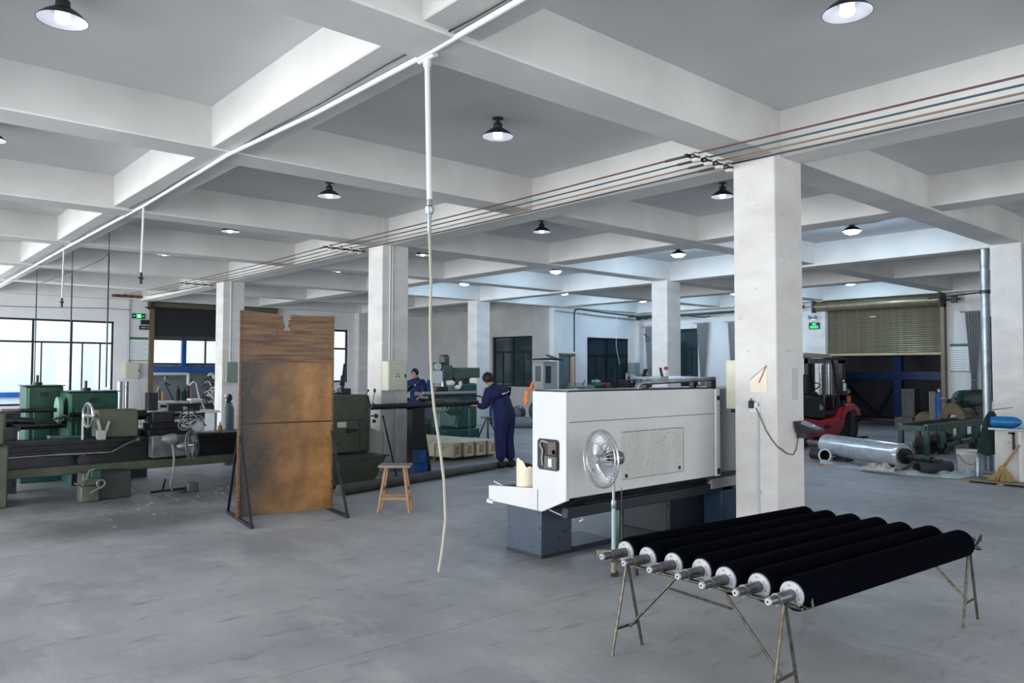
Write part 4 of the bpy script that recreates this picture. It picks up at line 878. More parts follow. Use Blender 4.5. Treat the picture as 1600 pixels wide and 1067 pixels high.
# small things lying on top of the lathe bed / headstock
t = thing('tool_block', 'dark block with handle lying on the lathe headstock top', 'tool', (-1.3, 6.4, 1.31))
part('block', MB().box(-1.32, -1.15, 6.35, 6.5, 1.31, 1.40), black_m, t, bev=.01)
part('handle', MB().tube([(-1.32, 6.4, 1.33), (-1.45, 6.38, 1.33), (-1.47, 6.38, 1.36), (-1.40, 6.4, 1.36)], .01, 6), black_m, t)
t = thing('pry_bar', 'black bar leaning against the wall above the lathe headstock', 'bar', (-.95, 6.9, 1.3))
part('bar', MB().cyl((-1.12, 6.7, 1.31), (-.93, 6.95, 1.77), .028, n=10).cyl((-1.08, 6.76, 1.45), (-1.02, 6.84, 1.58), .04, n=10), black_m, t)
t = thing('bar_stock', 'long dark round bar sticking out of the lathe headstock', 'bar', (.3, 6.5, 1.1))
part('bar', MB().cyl((-.94, 6.5, 1.095), (1.45, 6.5, 1.10), .045, n=16), black_m, t)
t = thing('bar_support', 'black sheet steel stand holding up the long round bar', 'stand', (.15, 6.5, 0))
part('column', MB().prism([(.02, 1.05), (.25, 1.05), (.27, .75), (.40, .06), (.40, 0), (.02, 0)], 'xz', 6.42, 6.58), M('stand_black', '#11151c', rough=.5), t)
part('cradle', MB().box(.02, .25, 6.40, 6.60, 1.03, 1.055), black_m, t)
t = thing('blue_crate', 'small blue plastic crate at the foot of the bar stand', 'crate', (.1, 6.2, 0))
part('box', MB().box(-.12, .12, 6.12, 6.36, .0, .16), blue_m, t, bev=.01)
part('box', MB().box(-.02, .12, 6.16, 6.36, .18, .38), blue_m, t, bev=.01)
part('rim', MB().box(-.13, .13, 6.11, 6.37, .16, .18), blue_m, t)
t = thing('iron_rod', 'thin black iron rod leaning by the second pillar', 'rod', (-.65, 6.0, 0))
part('rod', MB().cyl((-.56, 5.95, 0), (-.70, 6.15, .95), .014, n=8).ball((-.70, 6.15, .96), .02), black_m, t)
solo('floor_pole', MB().cyl((-1.98, 5.17, .075), (1.38, 5.94, .06), .075, .058, n=18), M('weathered_pole', '#55544e', '#3d3c38', .6, scale=7), 'long weathered round pole lying on the floor before the lathe', 'pole')

# bars with pockets lying as a pallet
t = thing('painted_block', '', 'block', (0, 0, 0), 0, 'long cream painted blocks lying side by side')
L_ = 2.0
part('body', MB().box(-L_/2, L_/2, -.115, .115, .0, .24), beige_m, t, False, bev=.006)
part('top_flange', MB().box(-L_/2-.02, L_/2+.02, -.14, .14, .24, .265), beige_m, t, False, bev=.004)
part('end_flange', MB().box(-L_/2-.03, -L_/2, -.135, .135, .0, .26), beige_m, t, False)
part('end_pocket', MB().box(-L_/2-.034, -L_/2-.028, -.06, .06, .05, .2), M('pocket_brown', '#a38a70', rough=.7), t, False)
for q in (-.6, 0, .6): part('rib', MB().box(q-.012, q+.012, -.135, .135, .0, .24), beige_m, t, False)
mlab = ['long cream painted block nearest the lathe end of the row', 'long cream painted block, second from the left of the row', 'long cream painted block, third from the left of the row', 'rightmost long cream painted block beside the worker']
ang = math.radians(102)
for i in range(4):
    o = t if i == 0 else copytree(t)
    an = ang + (.12 if i == 0 else 0)
    o['label'] = mlab[i]; o.rotation_euler = (0, 0, an)
    o.location = (1.60+.30*i+math.cos(an)*L_/2, 7.33+.01*i+math.sin(an)*L_/2, .06)
solo('timber_skid', MB().box(1.3, 2.7, 7.55, 7.65, 0, .06).box(.9, 2.4, 8.9, 9.0, 0, .06), M('dark_timber', '#3c352c'), 'dark timber skids under the cream painted blocks', 'skid')

# ------------------------------------------------------------------ green lathes at the left
def green_lathe(label, x0, x1, y0, y1, ztop, mat):
    t = thing('headstock_machine', label, 'lathe', ((x0+x1)/2, (y0+y1)/2, 0))
    part('base', MB().box(x0-(.1 if y0 > 9 else 0), x1-.05, y0-.33, y1, 0, .55), teal_m, t, bev=.015)
    b = part('headstock', MB().box(x0, x1, y0, y1, .55, ztop), mat, t, bev=.02)
    part('front_cover', MB().box(x0+.10, x1-.16, y0-.03, y0, .62, 1.10), green_m, b, bev=.015)
    part('top_plate', MB().box(x0-.02, x1+.02, y0-.02, y1+.02, ztop, ztop+.015), dsteel_m, b)
    part('gauge', MB().cyl(((x0+x1)/2-.08, y0+.15, ztop), ((x0+x1)/2-.08, y0+.15, ztop+.06), .07).cyl(((x0+x1)/2-.08, y0+.15, ztop+.05), ((x0+x1)/2-.08, y0+.15, ztop+.17), .02), black_m, b)
    part('oil_sight', MB().box((x0+x1)/2-.06, (x0+x1)/2+.05, y0-.015, y0, ztop-.16, ztop-.09), black_m, b)
    part('vertical_edge', MB().box(x0, x0+.05, y0-.012, y0, .6, ztop-.03), M('pale_green_edge', '#5c9583', rough=.5), b)
    return t
g1 = green_lathe('green lathe headstock on the left with pale disc in front, farther one', -4.93, -4.43, 9.45, 10.0, 1.42, green_m)
part('face_plate', MB().cyl((-4.62, 8.9, 1.07), (-4.57, 8.9, 1.07), .20, n=28), M('pale_green_disc', '#7aa392', rough=.45), g1)
part('spindle', MB().cyl((-5.3, 8.95, 1.08), (-4.6, 8.9, 1.08), .03).cyl((-5.2, 8.9, .86), (-4.4, 8.9, .86), .055).box(-5.35, -5.1, 8.7, 9.1, .80, 1.1), dsteel_m, g1)
part('bed', MB().box(-7.2, -3.9, 9.4, 9.8, .45, .60), bed_m, g1)
g2 = green_lathe('large green lathe headstock in front of the window, nearer one', -4.5, -3.82, 8.75, 9.35, 1.34, green_m)
part('wheel_rod', MB().cyl((-4.5, 8.6, 1.02), (-4.35, 8.6, 1.02), .03).cyl((-4.5, 8.65, 1.0), (-3.95, 8.65, 1.0), .02), dsteel_m, g2)
part('feed_screw', MB().tube([(-4.7, 8.7, .95), (-4.55, 8.7, 1.0), (-4.45, 8.7, .9)], .022, 8), steel_m, g2)
part('feed_block', MB().box(-4.75, -4.6, 8.6, 8.8, .62, .72), steel_m, g2)
part('slide_block', MB().box(-4.62, -4.3, 8.5, 8.75, .6, .70), M('pale_green_edge', '#5c9583'), g2, bev=.01)
part('side_shelf', MB().box(-3.8, -3.4, 8.7, 9.2, .0, .16), teal_m, g2)
t = thing('lathe_chuck', 'black chuck assembly behind the left lathe end', 'chuck', (-5.3, 8.2, .6))
part('chuck', MB().cyl((-5.42, 8.3, .98), (-5.26, 8.3, .98), .12, n=20).cyl((-5.26, 8.3, .98), (-5.0, 8.3, .96), .05).box(-5.4, -5.2, 8.2, 8.4, .0, .9), dsteel_m, t, bev=.006)

# broken twin fan on the floor stand before the lathe
t = thing('old_fan', 'dusty grey pedestal fan standing in front of the long lathe', 'fan', (-3.35, 7.0, 0))
oldm = M('dusty_grey_metal', '#8d8f90', '#6c6e70', .5, .4, scale=10)
fan_parts(t, (-3.36, 6.98, .64), Vector((.78, -.60, .1)), .21, oldm, 3, spokes=30)
part('head_shell', MB().lathe([(0, 0), (.04, .0), (.06, .04), (.075, .12), (.07, .18), (0, .2)], (-3.72, 7.08, .73), (1, -.15, 0), n=20), oldm, t)
part('neck', MB().tube([(-3.60, 7.05, .70), (-3.58, 7.04, .6), (-3.57, 7.03, .45), (-3.58, 7.02, .3), (-3.62, 7.0, .12), (-3.6, 7.0, .04)], .017, 8), oldm, t)
part('guard_loops', MB().ring((-3.38, 7.0, .98), (.3, 1, 0), .09, .008, 20, 5).ring((-3.28, 7.0, .90), (.6, 1, 0), .085, .008, 20, 5).ring((-3.46, 7.0, .92), (.1, 1, 0), .07, .008, 20, 5), oldm, t)
part('base', MB().cyl((-3.58, 7.0, 0), (-3.58, 7.0, .035), .16, .13, n=24), M('dusty_base', '#4d5052', rough=.6), t)
part('base_box', MB().box(-3.42, -3.28, 6.9, 7.05, 0, .13), M('dusty_base', '#4d5052'), t, bev=.02)
part('base_arm', MB().tube([(-3.86, 7.05, .03), (-3.3, 6.97, .06)], .018, 6).bar((-3.72, 7.02, .03), (-3.68, 7.02, .2), .02), dsteel_m, t)
t.location.y -= .16
random.seed(3)
sw = MB()
for i in range(150):
    cx, cy = (random.gauss(-3.0, .55), random.gauss(6.6, .35)) if i < 90 else ((random.gauss(-1.2, .5), random.gauss(.55, .22)) if i < 120 else (random.gauss(-4.2, .5), random.gauss(5.9, .5)))
    a = random.random()*PI; l = random.uniform(.006, .028); d = Vector((math.cos(a), math.sin(a), 0))*l
    sw.bar(Vector((cx, cy, .004))-d, Vector((cx, cy, .004+random.random()*.006))+d, random.uniform(.003, .009), .003)
solo('metal_chips', sw, M('chip_bits', '#a9a8a4', rough=.5), 'scattered metal chips and scraps on the concrete floor', 'chips', kind='stuff')

# ------------------------------------------------------------------ clutter beyond the left shutter
t = thing('oil_can', 'small amber bottle on the lathe bed beside the third pillar', 'bottle', (-2.62, 7.55, .75))
part('body', MB().lathe([(0, 0), (.035, 0), (.035, .07), (.012, .10), (.010, .14), (0, .14)], (-2.70, 7.55, .75)), M('amber_plastic', '#a07a3c', rough=.4), t)
t = thing('paper_pad', 'white rag lying on the lathe bed right of the fan', 'rag', (-2.95, 7.5, .75))
part('cloth', MB().box(-3.1, -2.78, 7.42, 7.62, .75, .765), rag_m, t, bev=.005)
def stick(name, label, cat, p, q, r, mat, grp=None):
    t = thing(name, label, cat, tuple(p), 0, grp)
    part('shaft', MB().cyl(p, q, r, n=8), mat, t); return t
t = thing('storage_rack', 'low white bench holding tools beyond the dark shutter', 'bench', (2.0, 23, 0))
part('top', MB().box(.4, 2.9, 22.7, 23.2, .55, .60), whitepl_m, t)
part('front', MB().box(.4, 2.9, 22.68, 22.72, .1, .55), M('pale_bench_front', '#b7bbbf', rough=.6), t)
for x in (.45, 2.8): part('leg', MB().box(x, x+.06, 22.75, 23.2, 0, .55), galv_m, t)
t = thing('white_pipe_frame', 'white bent pipe frame above the tools beyond the dark shutter', 'frame', (2, 24, 0))
part('pipe', MB().tube([(.4, 24, 1.50), (2.2, 24, 1.50)], .045, 8), whitepl_m, t)
part('pipe', MB().tube([(2.22, 24, 1.52), (2.22, 24, 1.12)], .055, 8), whitepl_m, t)
part('leg', MB().cyl((2.22, 24, 0), (2.22, 24, 1.12), .05), dsteel_m, t)
t = thing('yellow_a_frame', 'yellow A shaped trestle beyond the dark shutter', 'trestle', (1.1, 22.9, .86))
part('leg', MB().bar((.72, 22.9, .62), (.93, 22.9, 1.08), .04), yellow_m, t)
part('leg', MB().bar((.95, 22.9, .62), (.93, 22.9, 1.08), .03), dsteel_m, t)
t = thing('yellow_bar', 'short yellow upright bar beyond the dark shutter', 'bar', (1.45, 22.9, .86))
part('bar', MB().box(1.01, 1.06, 22.88, 22.92, .60, .9), yellow_m, t)
t = thing('pipe_hook', 'small yellow hook hanging under the white pipe frame', 'hook', (1.75, 24, 1.3))
part('hook', MB().cyl((1.44, 24, 1.46), (1.44, 24, 1.40), .02).cyl((1.44, 24, 1.40), (1.44, 24, 1.30), .025, .045), yellow_m, t)
for i, (x, h, lb) in enumerate(((1.50, .46, 'tall dark gas cylinder beyond the shutter, left of the pair'), (1.72, .40, 'tall dark gas cylinder beyond the shutter, right of the pair'))):
    t = thing('gas_cylinder', lb, 'cylinder', (x, 22.85, .6), 0, 'dark cylinders beyond the shutter')
    part('body', MB().lathe([(0, 0), (.085, 0), (.085, h*.75), (.06, h*.9), (.025, h*.95), (.025, h+.06), (0, h+.06)], (x, 22.85, .6), n=16), black_m, t)
t = thing('bent_arm', 'grey bent steel arm leaning among the tools beyond the shutter', 'tool', (1.7, 23, .86))
part('arm', MB().bar((1.12, 23.0, 1.22), (1.42, 23.0, .6), .03).bar((1.12, 23.0, 1.22), (1.3, 23.0, 1.12), .05), dsteel_m, t)
t = thing('office_chair', 'white framed chair piled with straps beyond the dark shutter', 'chair', (2.9, 22.3, 0))
part('seat', MB().box(1.65, 2.05, 22.0, 22.4, .62, .69), whitepl_m, t, bev=.02)
part('back', MB().tube([(2.05, 22.3, .66), (2.0, 22.35, .9), (1.93, 22.35, 1.2), (1.85, 22.35, 1.25), (1.7, 22.35, 1.12)], .025, 8), whitepl_m, t)
part('leg', MB().tube([(1.7, 22.1, .62), (1.65, 22.0, .02)], .02, 6), whitepl_m, t)
part('leg', MB().tube([(2.0, 22.1, .64), (2.25, 21.95, .02)], .02, 6), whitepl_m, t)
part('orange_strap', MB().bar((1.6, 22.1, 1.02), (1.85, 22.1, .99), .03).bar((1.72, 22.1, 1.0), (1.72, 22.1, .69), .025), M('orange_red', '#a8492c'), t)
t = thing('scrap_pile', 'tall pile of metal scrap and straps beyond the dark shutter, beside the third pillar', 'scrap', (2.4, 22.4, 0))
random.seed(11)
sp = MB()
for i in range(60):
    p = Vector((random.gauss(2.42, .14), random.uniform(22.2, 22.6), random.uniform(.05, 1.55))); d = Vector((random.uniform(-1, 1), random.uniform(-.4, .4), random.uniform(-1, 1))).normalized()*random.uniform(.08, .22)
    sp.bar(p-d, p+d, random.uniform(.015, .06), random.uniform(.01, .03))
part('scrap_iron', sp.box(2.25, 2.7, 22.3, 22.7, 0, .5), M('scrap_dark', '#2d3034', '#55585b', .5, .5, scale=20), t, kind='stuff')
sp = MB()
for i in range(16):
    p = Vector((random.gauss(2.25, .1), 22.1, random.uniform(.5, 1.5))); 
    sp.tube([p, p+Vector((.08, .0, .06)), p+Vector((.16, 0, .02)), p+Vector((.2, 0, -.1))], .018, 6)
part('white_straps', sp, whitepl_m, t, kind='stuff')
t = thing('gas_bottle', 'grey gas bottle with white valve left of the screen, beside the third pillar', 'cylinder', (-1.86, 9.42, 0))
part('body', MB().lathe([(0, 0), (.09, 0), (.09, .98), (.06, 1.08), (.03, 1.12), (0, 1.12)], (-1.86, 9.42, 0), n=20), M('slate_bottle', '#5a6a74', rough=.4), t)
part('valve', MB().ball((-1.86, 9.42, 1.18), .06, .06, .07).ball((-1.90, 9.35, 1.13), .035), black_m, t)
part('gauge', MB().ball((-1.93, 9.36, 1.22), .035).ball((-1.93, 9.36, 1.14), .025), whitepl_m, t)
t = thing('silver_tube', 'left of two upright silver tubes against the left wall', 'tube', (-.78, 20.9, 0), 0, 'upright silver tubes')
part('tube', MB().cyl((-.78, 20.9, 0), (-.78, 20.9, 1.30), .07).box(-.85, -.71, 20.83, 20.97, 1.29, 1.3), galv_m, t)
t = thing('silver_tube', 'right of two upright silver tubes against the left wall', 'tube', (-.60, 20.9, 0), 0, 'upright silver tubes')
part('tube', MB().cyl((-.60, 20.9, 0), (-.60, 20.9, 1.30), .06), steel_m, t)
t = thing('broom_handle', 'thin pale stick leaning beside the dark shutter jamb', 'stick', (0, 21, 0))
part('stick', MB().cyl((-.08, 20.9, .0), (-.16, 21.45, 1.42), .02, n=8), M('pale_stick', '#b9bcb8'), t)
solo('black_bin', MB().box(.0, .28, 20.8, 21.15, 0, .95), black_m, 'black box standing at the dark shutter jamb', 'bin', bev=.01, loc=(.1, 21, 0))
t = thing('work_table', 'white table top loaded with dark gear between lathe and shutter', 'table', (-1.8, 12, 0))
part('top', MB().box(-2.4, -1.2, 11.6, 12.3, .80, .84), whitepl_m, t)
for x in (-2.35, -1.3): part('leg', MB().box(x, x+.05, 11.65, 12.2, 0, .8), galv_m, t)
t = thing('vise', 'dark vise and gear piled on the white table beyond the lathe', 'vise', (-1.8, 11.9, .84))
part('body', MB().box(-2.2, -1.9, 11.7, 12.0, .84, 1.0).box(-1.8, -1.55, 11.75, 12.1, .84, .95), black_m, t, bev=.02)
part('spindle', MB().cyl((-2.3, 11.85, .95), (-1.5, 11.85, .97), .03), dsteel_m, t)

# ------------------------------------------------------------------ milling machine behind the worker
t = thing('milling_machine', 'grey-green milling machine with motor head behind the standing worker', 'milling machine', (4.4, 11.2, 0))
part('base', MB().box(3.75, 5.05, 10.9, 12.0, 0, .22), teal_m, t, bev=.03)
part('column', MB().box(4.45, 5.05, 11.0, 11.8, .22, 1.35), M('teal_column', '#1e4f4c', '#183d3b', .45, scale=4), t, bev=.05)
part('turret', MB().cyl((4.7, 11.3, 1.35), (4.7, 11.3, 1.48), .26, n=24), black_m, t)
part('ram', MB().box(4.25, 5.25, 11.15, 11.45, 1.48, 1.72).prism([(5.22, 1.74), (5.22, 1.56), (4.9, 1.46), (4.4, 1.46), (4.4, 1.74)], 'xz', 11.12, 11.48), mill_m, t, bev=.02)
h = part('head', MB().box(4.05, 4.35, 11.1, 11.5, 1.42, 1.80).box(3.85, 4.1, 11.15, 11.45, 1.62, 1.86), mill_m, t, bev=.03)
part('motor', MB().cyl((4.22, 11.3, 1.80), (4.22, 11.3, 2.03), .13, n=20).cyl((4.22, 11.3, 2.03), (4.22, 11.3, 2.06), .10, n=20).box(4.06, 4.2, 11.05, 11.2, 1.86, 1.98), mill_m, h, bev=.01)
part('dial', MB().cyl((3.92, 11.12, 1.76), (3.92, 11.16, 1.76), .09, n=20), M('pale_dial', '#b6c2b8', rough=.4), h)
part('quill', MB().cyl((4.2, 11.3, 1.2), (4.2, 11.3, 1.45), .06).cyl((4.2, 11.3, 1.1), (4.2, 11.3, 1.2), .03), steel_m, h)
part('splash_shield', MB().box(3.66, 3.95, 11.0, 11.03, 1.36, 1.66), M('shiny_shield', '#d3d8db', rough=.3, metal=.2), t)
part('shield_pad', MB().ball((4.2, 11.0, 1.36), .13, .05, .07).ball((4.42, 11.0, 1.25), .09, .05, .06).ball((4.5, 11.0, 1.33), .05, .04, .08), whitepl_m, t, label='crumpled white wrapping on the machine table')
k_ = part('knee', MB().box(4.0, 4.5, 10.95, 11.5, .65, 1.0).prism([(3.9, .95), (4.5, .95), (4.5, .5)], 'xz', 11.0, 11.4), mill_m, t, bev=.02)
part('work_table', MB().box(3.3, 4.95, 10.9, 11.25, 1.06, 1.16).box(3.5, 4.7, 10.95, 11.2, .98, 1.06), M('table_dark_steel', '#4a5150', '#333938', .4, .5, scale=9), k_, bev=.01)
part('table_rail', MB().box(3.3, 4.95, 10.88, 10.90, 1.10, 1.16), M('worn_rail', '#9fa8a6', rough=.35, metal=.5), k_)
part('vise', MB().box(3.75, 4.1, 10.95, 11.2, 1.16, 1.27), black_m, k_, bev=.02)
part('handwheel', MB().ring((3.9, 10.8, .8), (0, 1, 0), .1, .015, 24, 6).bar((3.9, 10.8, .7), (3.9, 10.8, .9), .015).cyl((3.9, 10.8, .8), (3.9, 11.0, .8), .02), steel_m, k_)
part('crank', MB().tube([(4.95, 11.0, 1.05), (5.1, 10.9, 1.0), (5.12, 10.88, .92)], .02, 6).ball((5.13, 10.87, .90), .05, .04, .05), black_m, t)
part('lever', MB().tube([(4.2, 10.8, .35), (4.35, 10.85, .8), (4.42, 10.9, 1.0)], .018, 6), dsteel_m, t)
part('pump_stand', MB().cyl((4.45, 10.55, .0), (4.45, 10.55, .75), .035).cyl((4.45, 10.55, 0), (4.45, 10.55, .04), .1, n=16), green_m, t)
t = thing('work_bench', 'low green bench with shiny tools in front of the second worker', 'bench', (3.2, 11.5, 0))
part('top', MB().box(2.2, 3.6, 10.9, 11.3, .45, .50), teal_m, t)
part('shelf', MB().box(2.2, 3.6, 10.95, 11.3, .1, .38), M('shelf_dark', '#2b3a3b', rough=.6), t)
for x in (2.22, 3.5): part('leg', MB().box(x, x+.05, 10.9, 10.95, 0, .45), black_m, t)
t = thing('foil_heap', 'heap of shiny metal strips on the low green bench', 'metal strips', (3.1, 11.1, .5))
random.seed(5); m = MB()
for i in range(26):
    p = Vector((random.gauss(3.0, .16), 11.05+random.uniform(-.1, .1), .52+random.random()*.08)); d = Vector((random.uniform(-.1, .1), random.uniform(-.05, .05), random.uniform(-.03, .04)))
    m.bar(p-d, p+d, .05, .004)
part('strips', m, steel_m, t, kind='stuff')
t = thing('work_bench', 'grey workbench with dark top behind the second worker', 'bench', (4.5, 13.1, 0))
part('top', MB().box(3.6, 5.4, 12.9, 13.5, .86, .92), black_m, t)
part('cabinet', MB().box(3.7, 5.2, 12.95, 13.4, 0, .86), M('grey_cabinet', '#6d7370', rough=.5), t)
solo('blue_sheet', MB().add([(4.72, 12.9, .95), (5.05, 12.95, .92), (5.1, 12.95, 1.32), (4.85, 12.9, 1.42), (4.72, 12.93, .95), (5.05, 12.98, .92), (5.1, 12.98, 1.32), (4.85, 12.93, 1.42)], [(0, 1, 2, 3), (7, 6, 5, 4), (0, 4, 5, 1), (1, 5, 6, 2), (2, 6, 7, 3), (3, 7, 4, 0)]), blue_m, 'bright blue sheet standing on the bench behind the second worker', 'sheet')
t = thing('sawhorse', 'small brown stool frame beside the milling machine', 'stool', (4.9, 10.3, 0))
for p, q in (((4.75, 10.2, 0), (4.85, 10.35, .5)), ((5.05, 10.2, 0), (4.9, 10.35, .5)), ((4.75, 10.6, 0), (4.85, 10.4, .5)), ((5.05, 10.6, 0), (4.9, 10.4, .5))): part('leg', MB().bar(p, q, .03), black_m, t)
part('seat', MB().box(4.75, 5.0, 10.25, 10.5, .5, .53), M('rusty_plate', '#6b4a38', rough=.7), t)
t = thing('drum', 'blue drum by the partition wall right of the worker', 'drum', (8.8, 13.7, 0))
part('body', MB().lathe([(0, 0), (.24, 0), (.24, .3), (.25, .31), (.24, .32), (.24, .6), (.0, .6)], (8.3, 14.1, 0), n=24), M('faded_blue_drum', '#3f7fb0', '#2e5f88', .5, scale=5), t)
t = thing('round_cover', 'grey domed round cover leaning near the blue drum', 'cover', (8.7, 13.4, 0))
part('shell', MB().lathe([(0, .11), (.09, .10), (.17, .07), (.22, 0), (.21, 0), (.16, .06), (.08, .09), (0, .10)], (8.5, 13.3, .38), (-.5, -.8, .15), n=28), M('grey_dome', '#6a6a70', rough=.35, metal=.4), t)
part('foot', MB().box(8.3, 8.7, 13.2, 13.5, 0, .12), green_m, t)
t = thing('green_press', 'green machine base half hidden behind the white machine', 'machine', (8.6, 12.6, 0))
part('hood', MB().lathe([(0, .2), (.2, .18), (.34, .05), (.36, 0), (0, 0)], (8.75, 12.6, .45), (-.6, -.7, .1), n=28), teal_m, t)
part('base', MB().box(8.1, 9.2, 12.4, 12.9, 0, .14), green_m, t, bev=.02)
part('column', MB().box(8.7, 9.1, 12.5, 12.8, .14, 1.2), teal_m, t, bev=.04)
t = thing('control_cabinet', 'grey control cabinet with small windows and black sheets on top', 'cabinet', (9, 12.3, 0))
K = M('grey_cabinet_paint', '#a4aba6', '#959c98', .5, scale=4)
part('body', MB().box(8.15, 8.72, 11.85, 12.3, .7, 1.93), K, t, bev=.01)
part('stand', MB().box(8.25, 8.65, 11.9, 12.2, 0, .7), teal_m, t)
part('window', MB().box(8.144, 8.15, 11.95, 12.18, 1.35, 1.80), M('cabinet_window', '#3c4850', rough=.2), t)
part('window', MB().box(8.24, 8.46, 11.844, 11.85, 1.3, 1.80), M('cabinet_window', '#3c4850'), t)
t = thing('rubber_sheet', 'ragged black sheets lying on the grey control cabinet', 'sheet', (8.85, 12, 1.95))
part('sheet', MB().add([(8.0, 11.75, 1.97), (8.8, 11.7, 1.96), (8.85, 12.35, 1.99), (8.05, 12.4, 1.97), (8.4, 12.0, 2.04), (8.0, 11.75, 2.0), (8.8, 11.7, 2.0), (8.85, 12.35, 2.02), (8.05, 12.4, 2.0)], [(0, 1, 2, 3), (5, 6, 4), (6, 7, 4), (7, 8, 4), (8, 5, 4), (0, 5, 6, 1), (1, 6, 7, 2), (2, 7, 8, 3), (3, 8, 5, 0)]), rubber_m, t)
part('sheet', MB().add([(8.35, 11.72, 2.01), (8.8, 11.8, 2.0), (8.6, 12.1, 2.13), (8.35, 12.0, 2.12), (8.35, 11.72, 2.02), (8.8, 11.8, 2.01), (8.6, 12.1, 2.14), (8.35, 12.0, 2.13)], [(0, 1, 2, 3), (7, 6, 5, 4), (0, 4, 5, 1), (1, 5, 6, 2), (2, 6, 7, 3), (3, 7, 4, 0)]), M('brown_black_sheet', '#3a2e2a', rough=.8), t)
t = thing('grey_tube', 'grey plastic tube lying on the floor left of the white machine', 'tube', (8.2, 12.2, 0))
part('pipe', MB().lathe([(.13, 0), (.16, 0), (.16, .8), (.13, .8), (.13, 0)], (7.45, 12.75, .16), (.74, -.67, 0), n=24), M('grey_pvc', '#7e848b', rough=.35), t)

# bench and machines in front of the back wall windows
t = thing('small_lathe', 'small green bench machine behind the white machine, left group', 'machine', (10.4, 12.2, 0))
part('stand', MB().box(9.9, 11.4, 12.0, 12.6, 0, .9), teal_m, t)
part('bed', MB().box(9.8, 11.4, 12.0, 12.5, 1.0, 1.13), green_m, t, bev=.02)
part('leg', MB().box(9.9, 10.1, 12.05, 12.45, .9, 1.0), green_m, t); part('leg', MB().box(11.1, 11.3, 12.05, 12.45, .9, 1.0), green_m, t)
part('headstock', MB().box(10.6, 11.0, 12.05, 12.4, 1.13, 1.26), green_m, t, bev=.04)
part('carriage', MB().box(11.05, 11.25, 12.0, 12.3, 1.13, 1.28), M('dull_red', '#7a3b34', rough=.5), t, bev=.02)
part('lever', MB().tube([(10.5, 12.0, 1.15), (10.45, 11.95, 1.42), (10.62, 11.95, 1.44)], .018, 6).tube([(9.9, 12.0, 1.12), (10.05, 11.98, 1.4)], .014, 6), black_m, t)
t = thing('cloth_heap', 'pale blue cloth heap on the small green machine', 'cloth', (10.75, 12, 1.26))
part('cloth', MB().ball((10.78, 12.2, 1.325), .2, .1, .06), M('pale_blue_cloth', '#aab9cc', rough=.9), t)
t = thing('drill_press', 'dark bench machine with chuck before the far window', 'machine', (12.1, 11.9, 0))
part('stand', MB().box(11.7, 12.4, 11.7, 12.2, 0, .9), black_m, t)
part('body', MB().box(11.72, 12.15, 11.75, 12.1, .9, 1.38), black_m, t, bev=.03)
part('spindle', MB().cyl((11.8, 11.8, 1.38), (11.8, 11.8, 1.6), .025), steel_m, t)
part('chuck', MB().ball((11.95, 11.73, 1.3), .05), steel_m, t)
part('top_knobs', MB().cyl((12.0, 11.9, 1.38), (12.0, 11.9, 1.48), .04), black_m, t)
part('side_guard', MB().box(12.22, 12.3, 11.8, 12.0, .9, 1.55), galv_m, t)
t = thing('bench_top', 'dark bench running behind the white machine', 'bench', (13, 10, 0))
part('top', MB().box(12.7, 14.5, 10.9, 11.6, 1.1, 1.2), black_m, t)
part('leg', MB().box(12.8, 12.9, 11.0, 11.5, 0, 1.1), black_m, t)
part('leg', MB().box(14.3, 14.4, 11.0, 11.5, 0, 1.1), black_m, t)
t = thing('crate_box', 'pale grey crate on the bench behind the white machine', 'crate', (9.4, 11.5, 0))
part('box', MB().box(9.0, 9.75, 11.3, 11.7, .85, 1.22), galv_m, t, bev=.01)
part('stand', MB().box(9.05, 9.7, 11.32, 11.68, 0, .85), dnavy_m, t)
t = thing('leaning_tool', 'dark tool with red handle leaning by the far pillar', 'tool', (13.6, 12.2, 1.2))
part('blade', MB().bar((14.5, 13.3, .0), (14.55, 13.3, 1.35), .06).bar((14.42, 13.3, 1.3), (14.62, 13.3, 1.72), .16, .03), black_m, t)
part('handle', MB().bar((14.66, 13.3, 1.2), (14.64, 13.3, 1.5), .07), M('red_handle', '#8e2a26'), t)
t = thing('pine_plank', 'tall pale plank leaning in the back doorway', 'plank', (11.74, 14.1, 0))
part('plank', MB().box(11.70, 11.78, 14.1, 14.14, 0, 1.75), M('raw_pine', '#c9a88c'), t)
solo('reddish_plank', MB().box(11.45, 11.52, 14.05, 14.09, 0, 1.25), M('orange_pine', '#b8754e'), 'short reddish plank in the back doorway', 'plank')

# ------------------------------------------------------------------ forklift
t = thing('forklift', 'red forklift with black cage and mast parked behind the big pillar', 'forklift', (9.6, 4.6, 0))
fx0 = 8.55
part('body', MB().prism([(8.4, .22), (10.25, .22), (10.45, .40), (10.55, .62), (10.75, .80), (10.72, .88), (10.3, .84), (10.05, .62), (9.3, .58), (8.4, .70)], 'xz', 4.15, 5.15), red_m, t, bev=.03)
part('fender', MB().prism([(10.25, .62), (10.45, .84), (10.9, .92), (11.2, .78), (11.25, .62), (11.12, .64), (10.9, .78), (10.55, .72), (10.35, .55)], 'xz', 4.12, 4.42), red_m, t, bev=.01)
part('counterweight', MB().box(8.1, 8.6, 4.15, 5.15, .25, 1.05), red_m, t, bev=.08)
part('engine_cover', MB().prism([(8.5, .70), (9.65, .60), (9.7, 1.0), (9.6, 1.08), (8.5, 1.15)], 'xz', 4.2, 5.1), M('forklift_black_panel', '#1a1d20', rough=.5), t, bev=.03)
part('seat', MB().box(9.3, 9.75, 4.4, 4.9, 1.08, 1.2).box(9.2, 9.35, 4.4, 4.9, 1.15, 1.6), rubber_m, t, bev=.04)
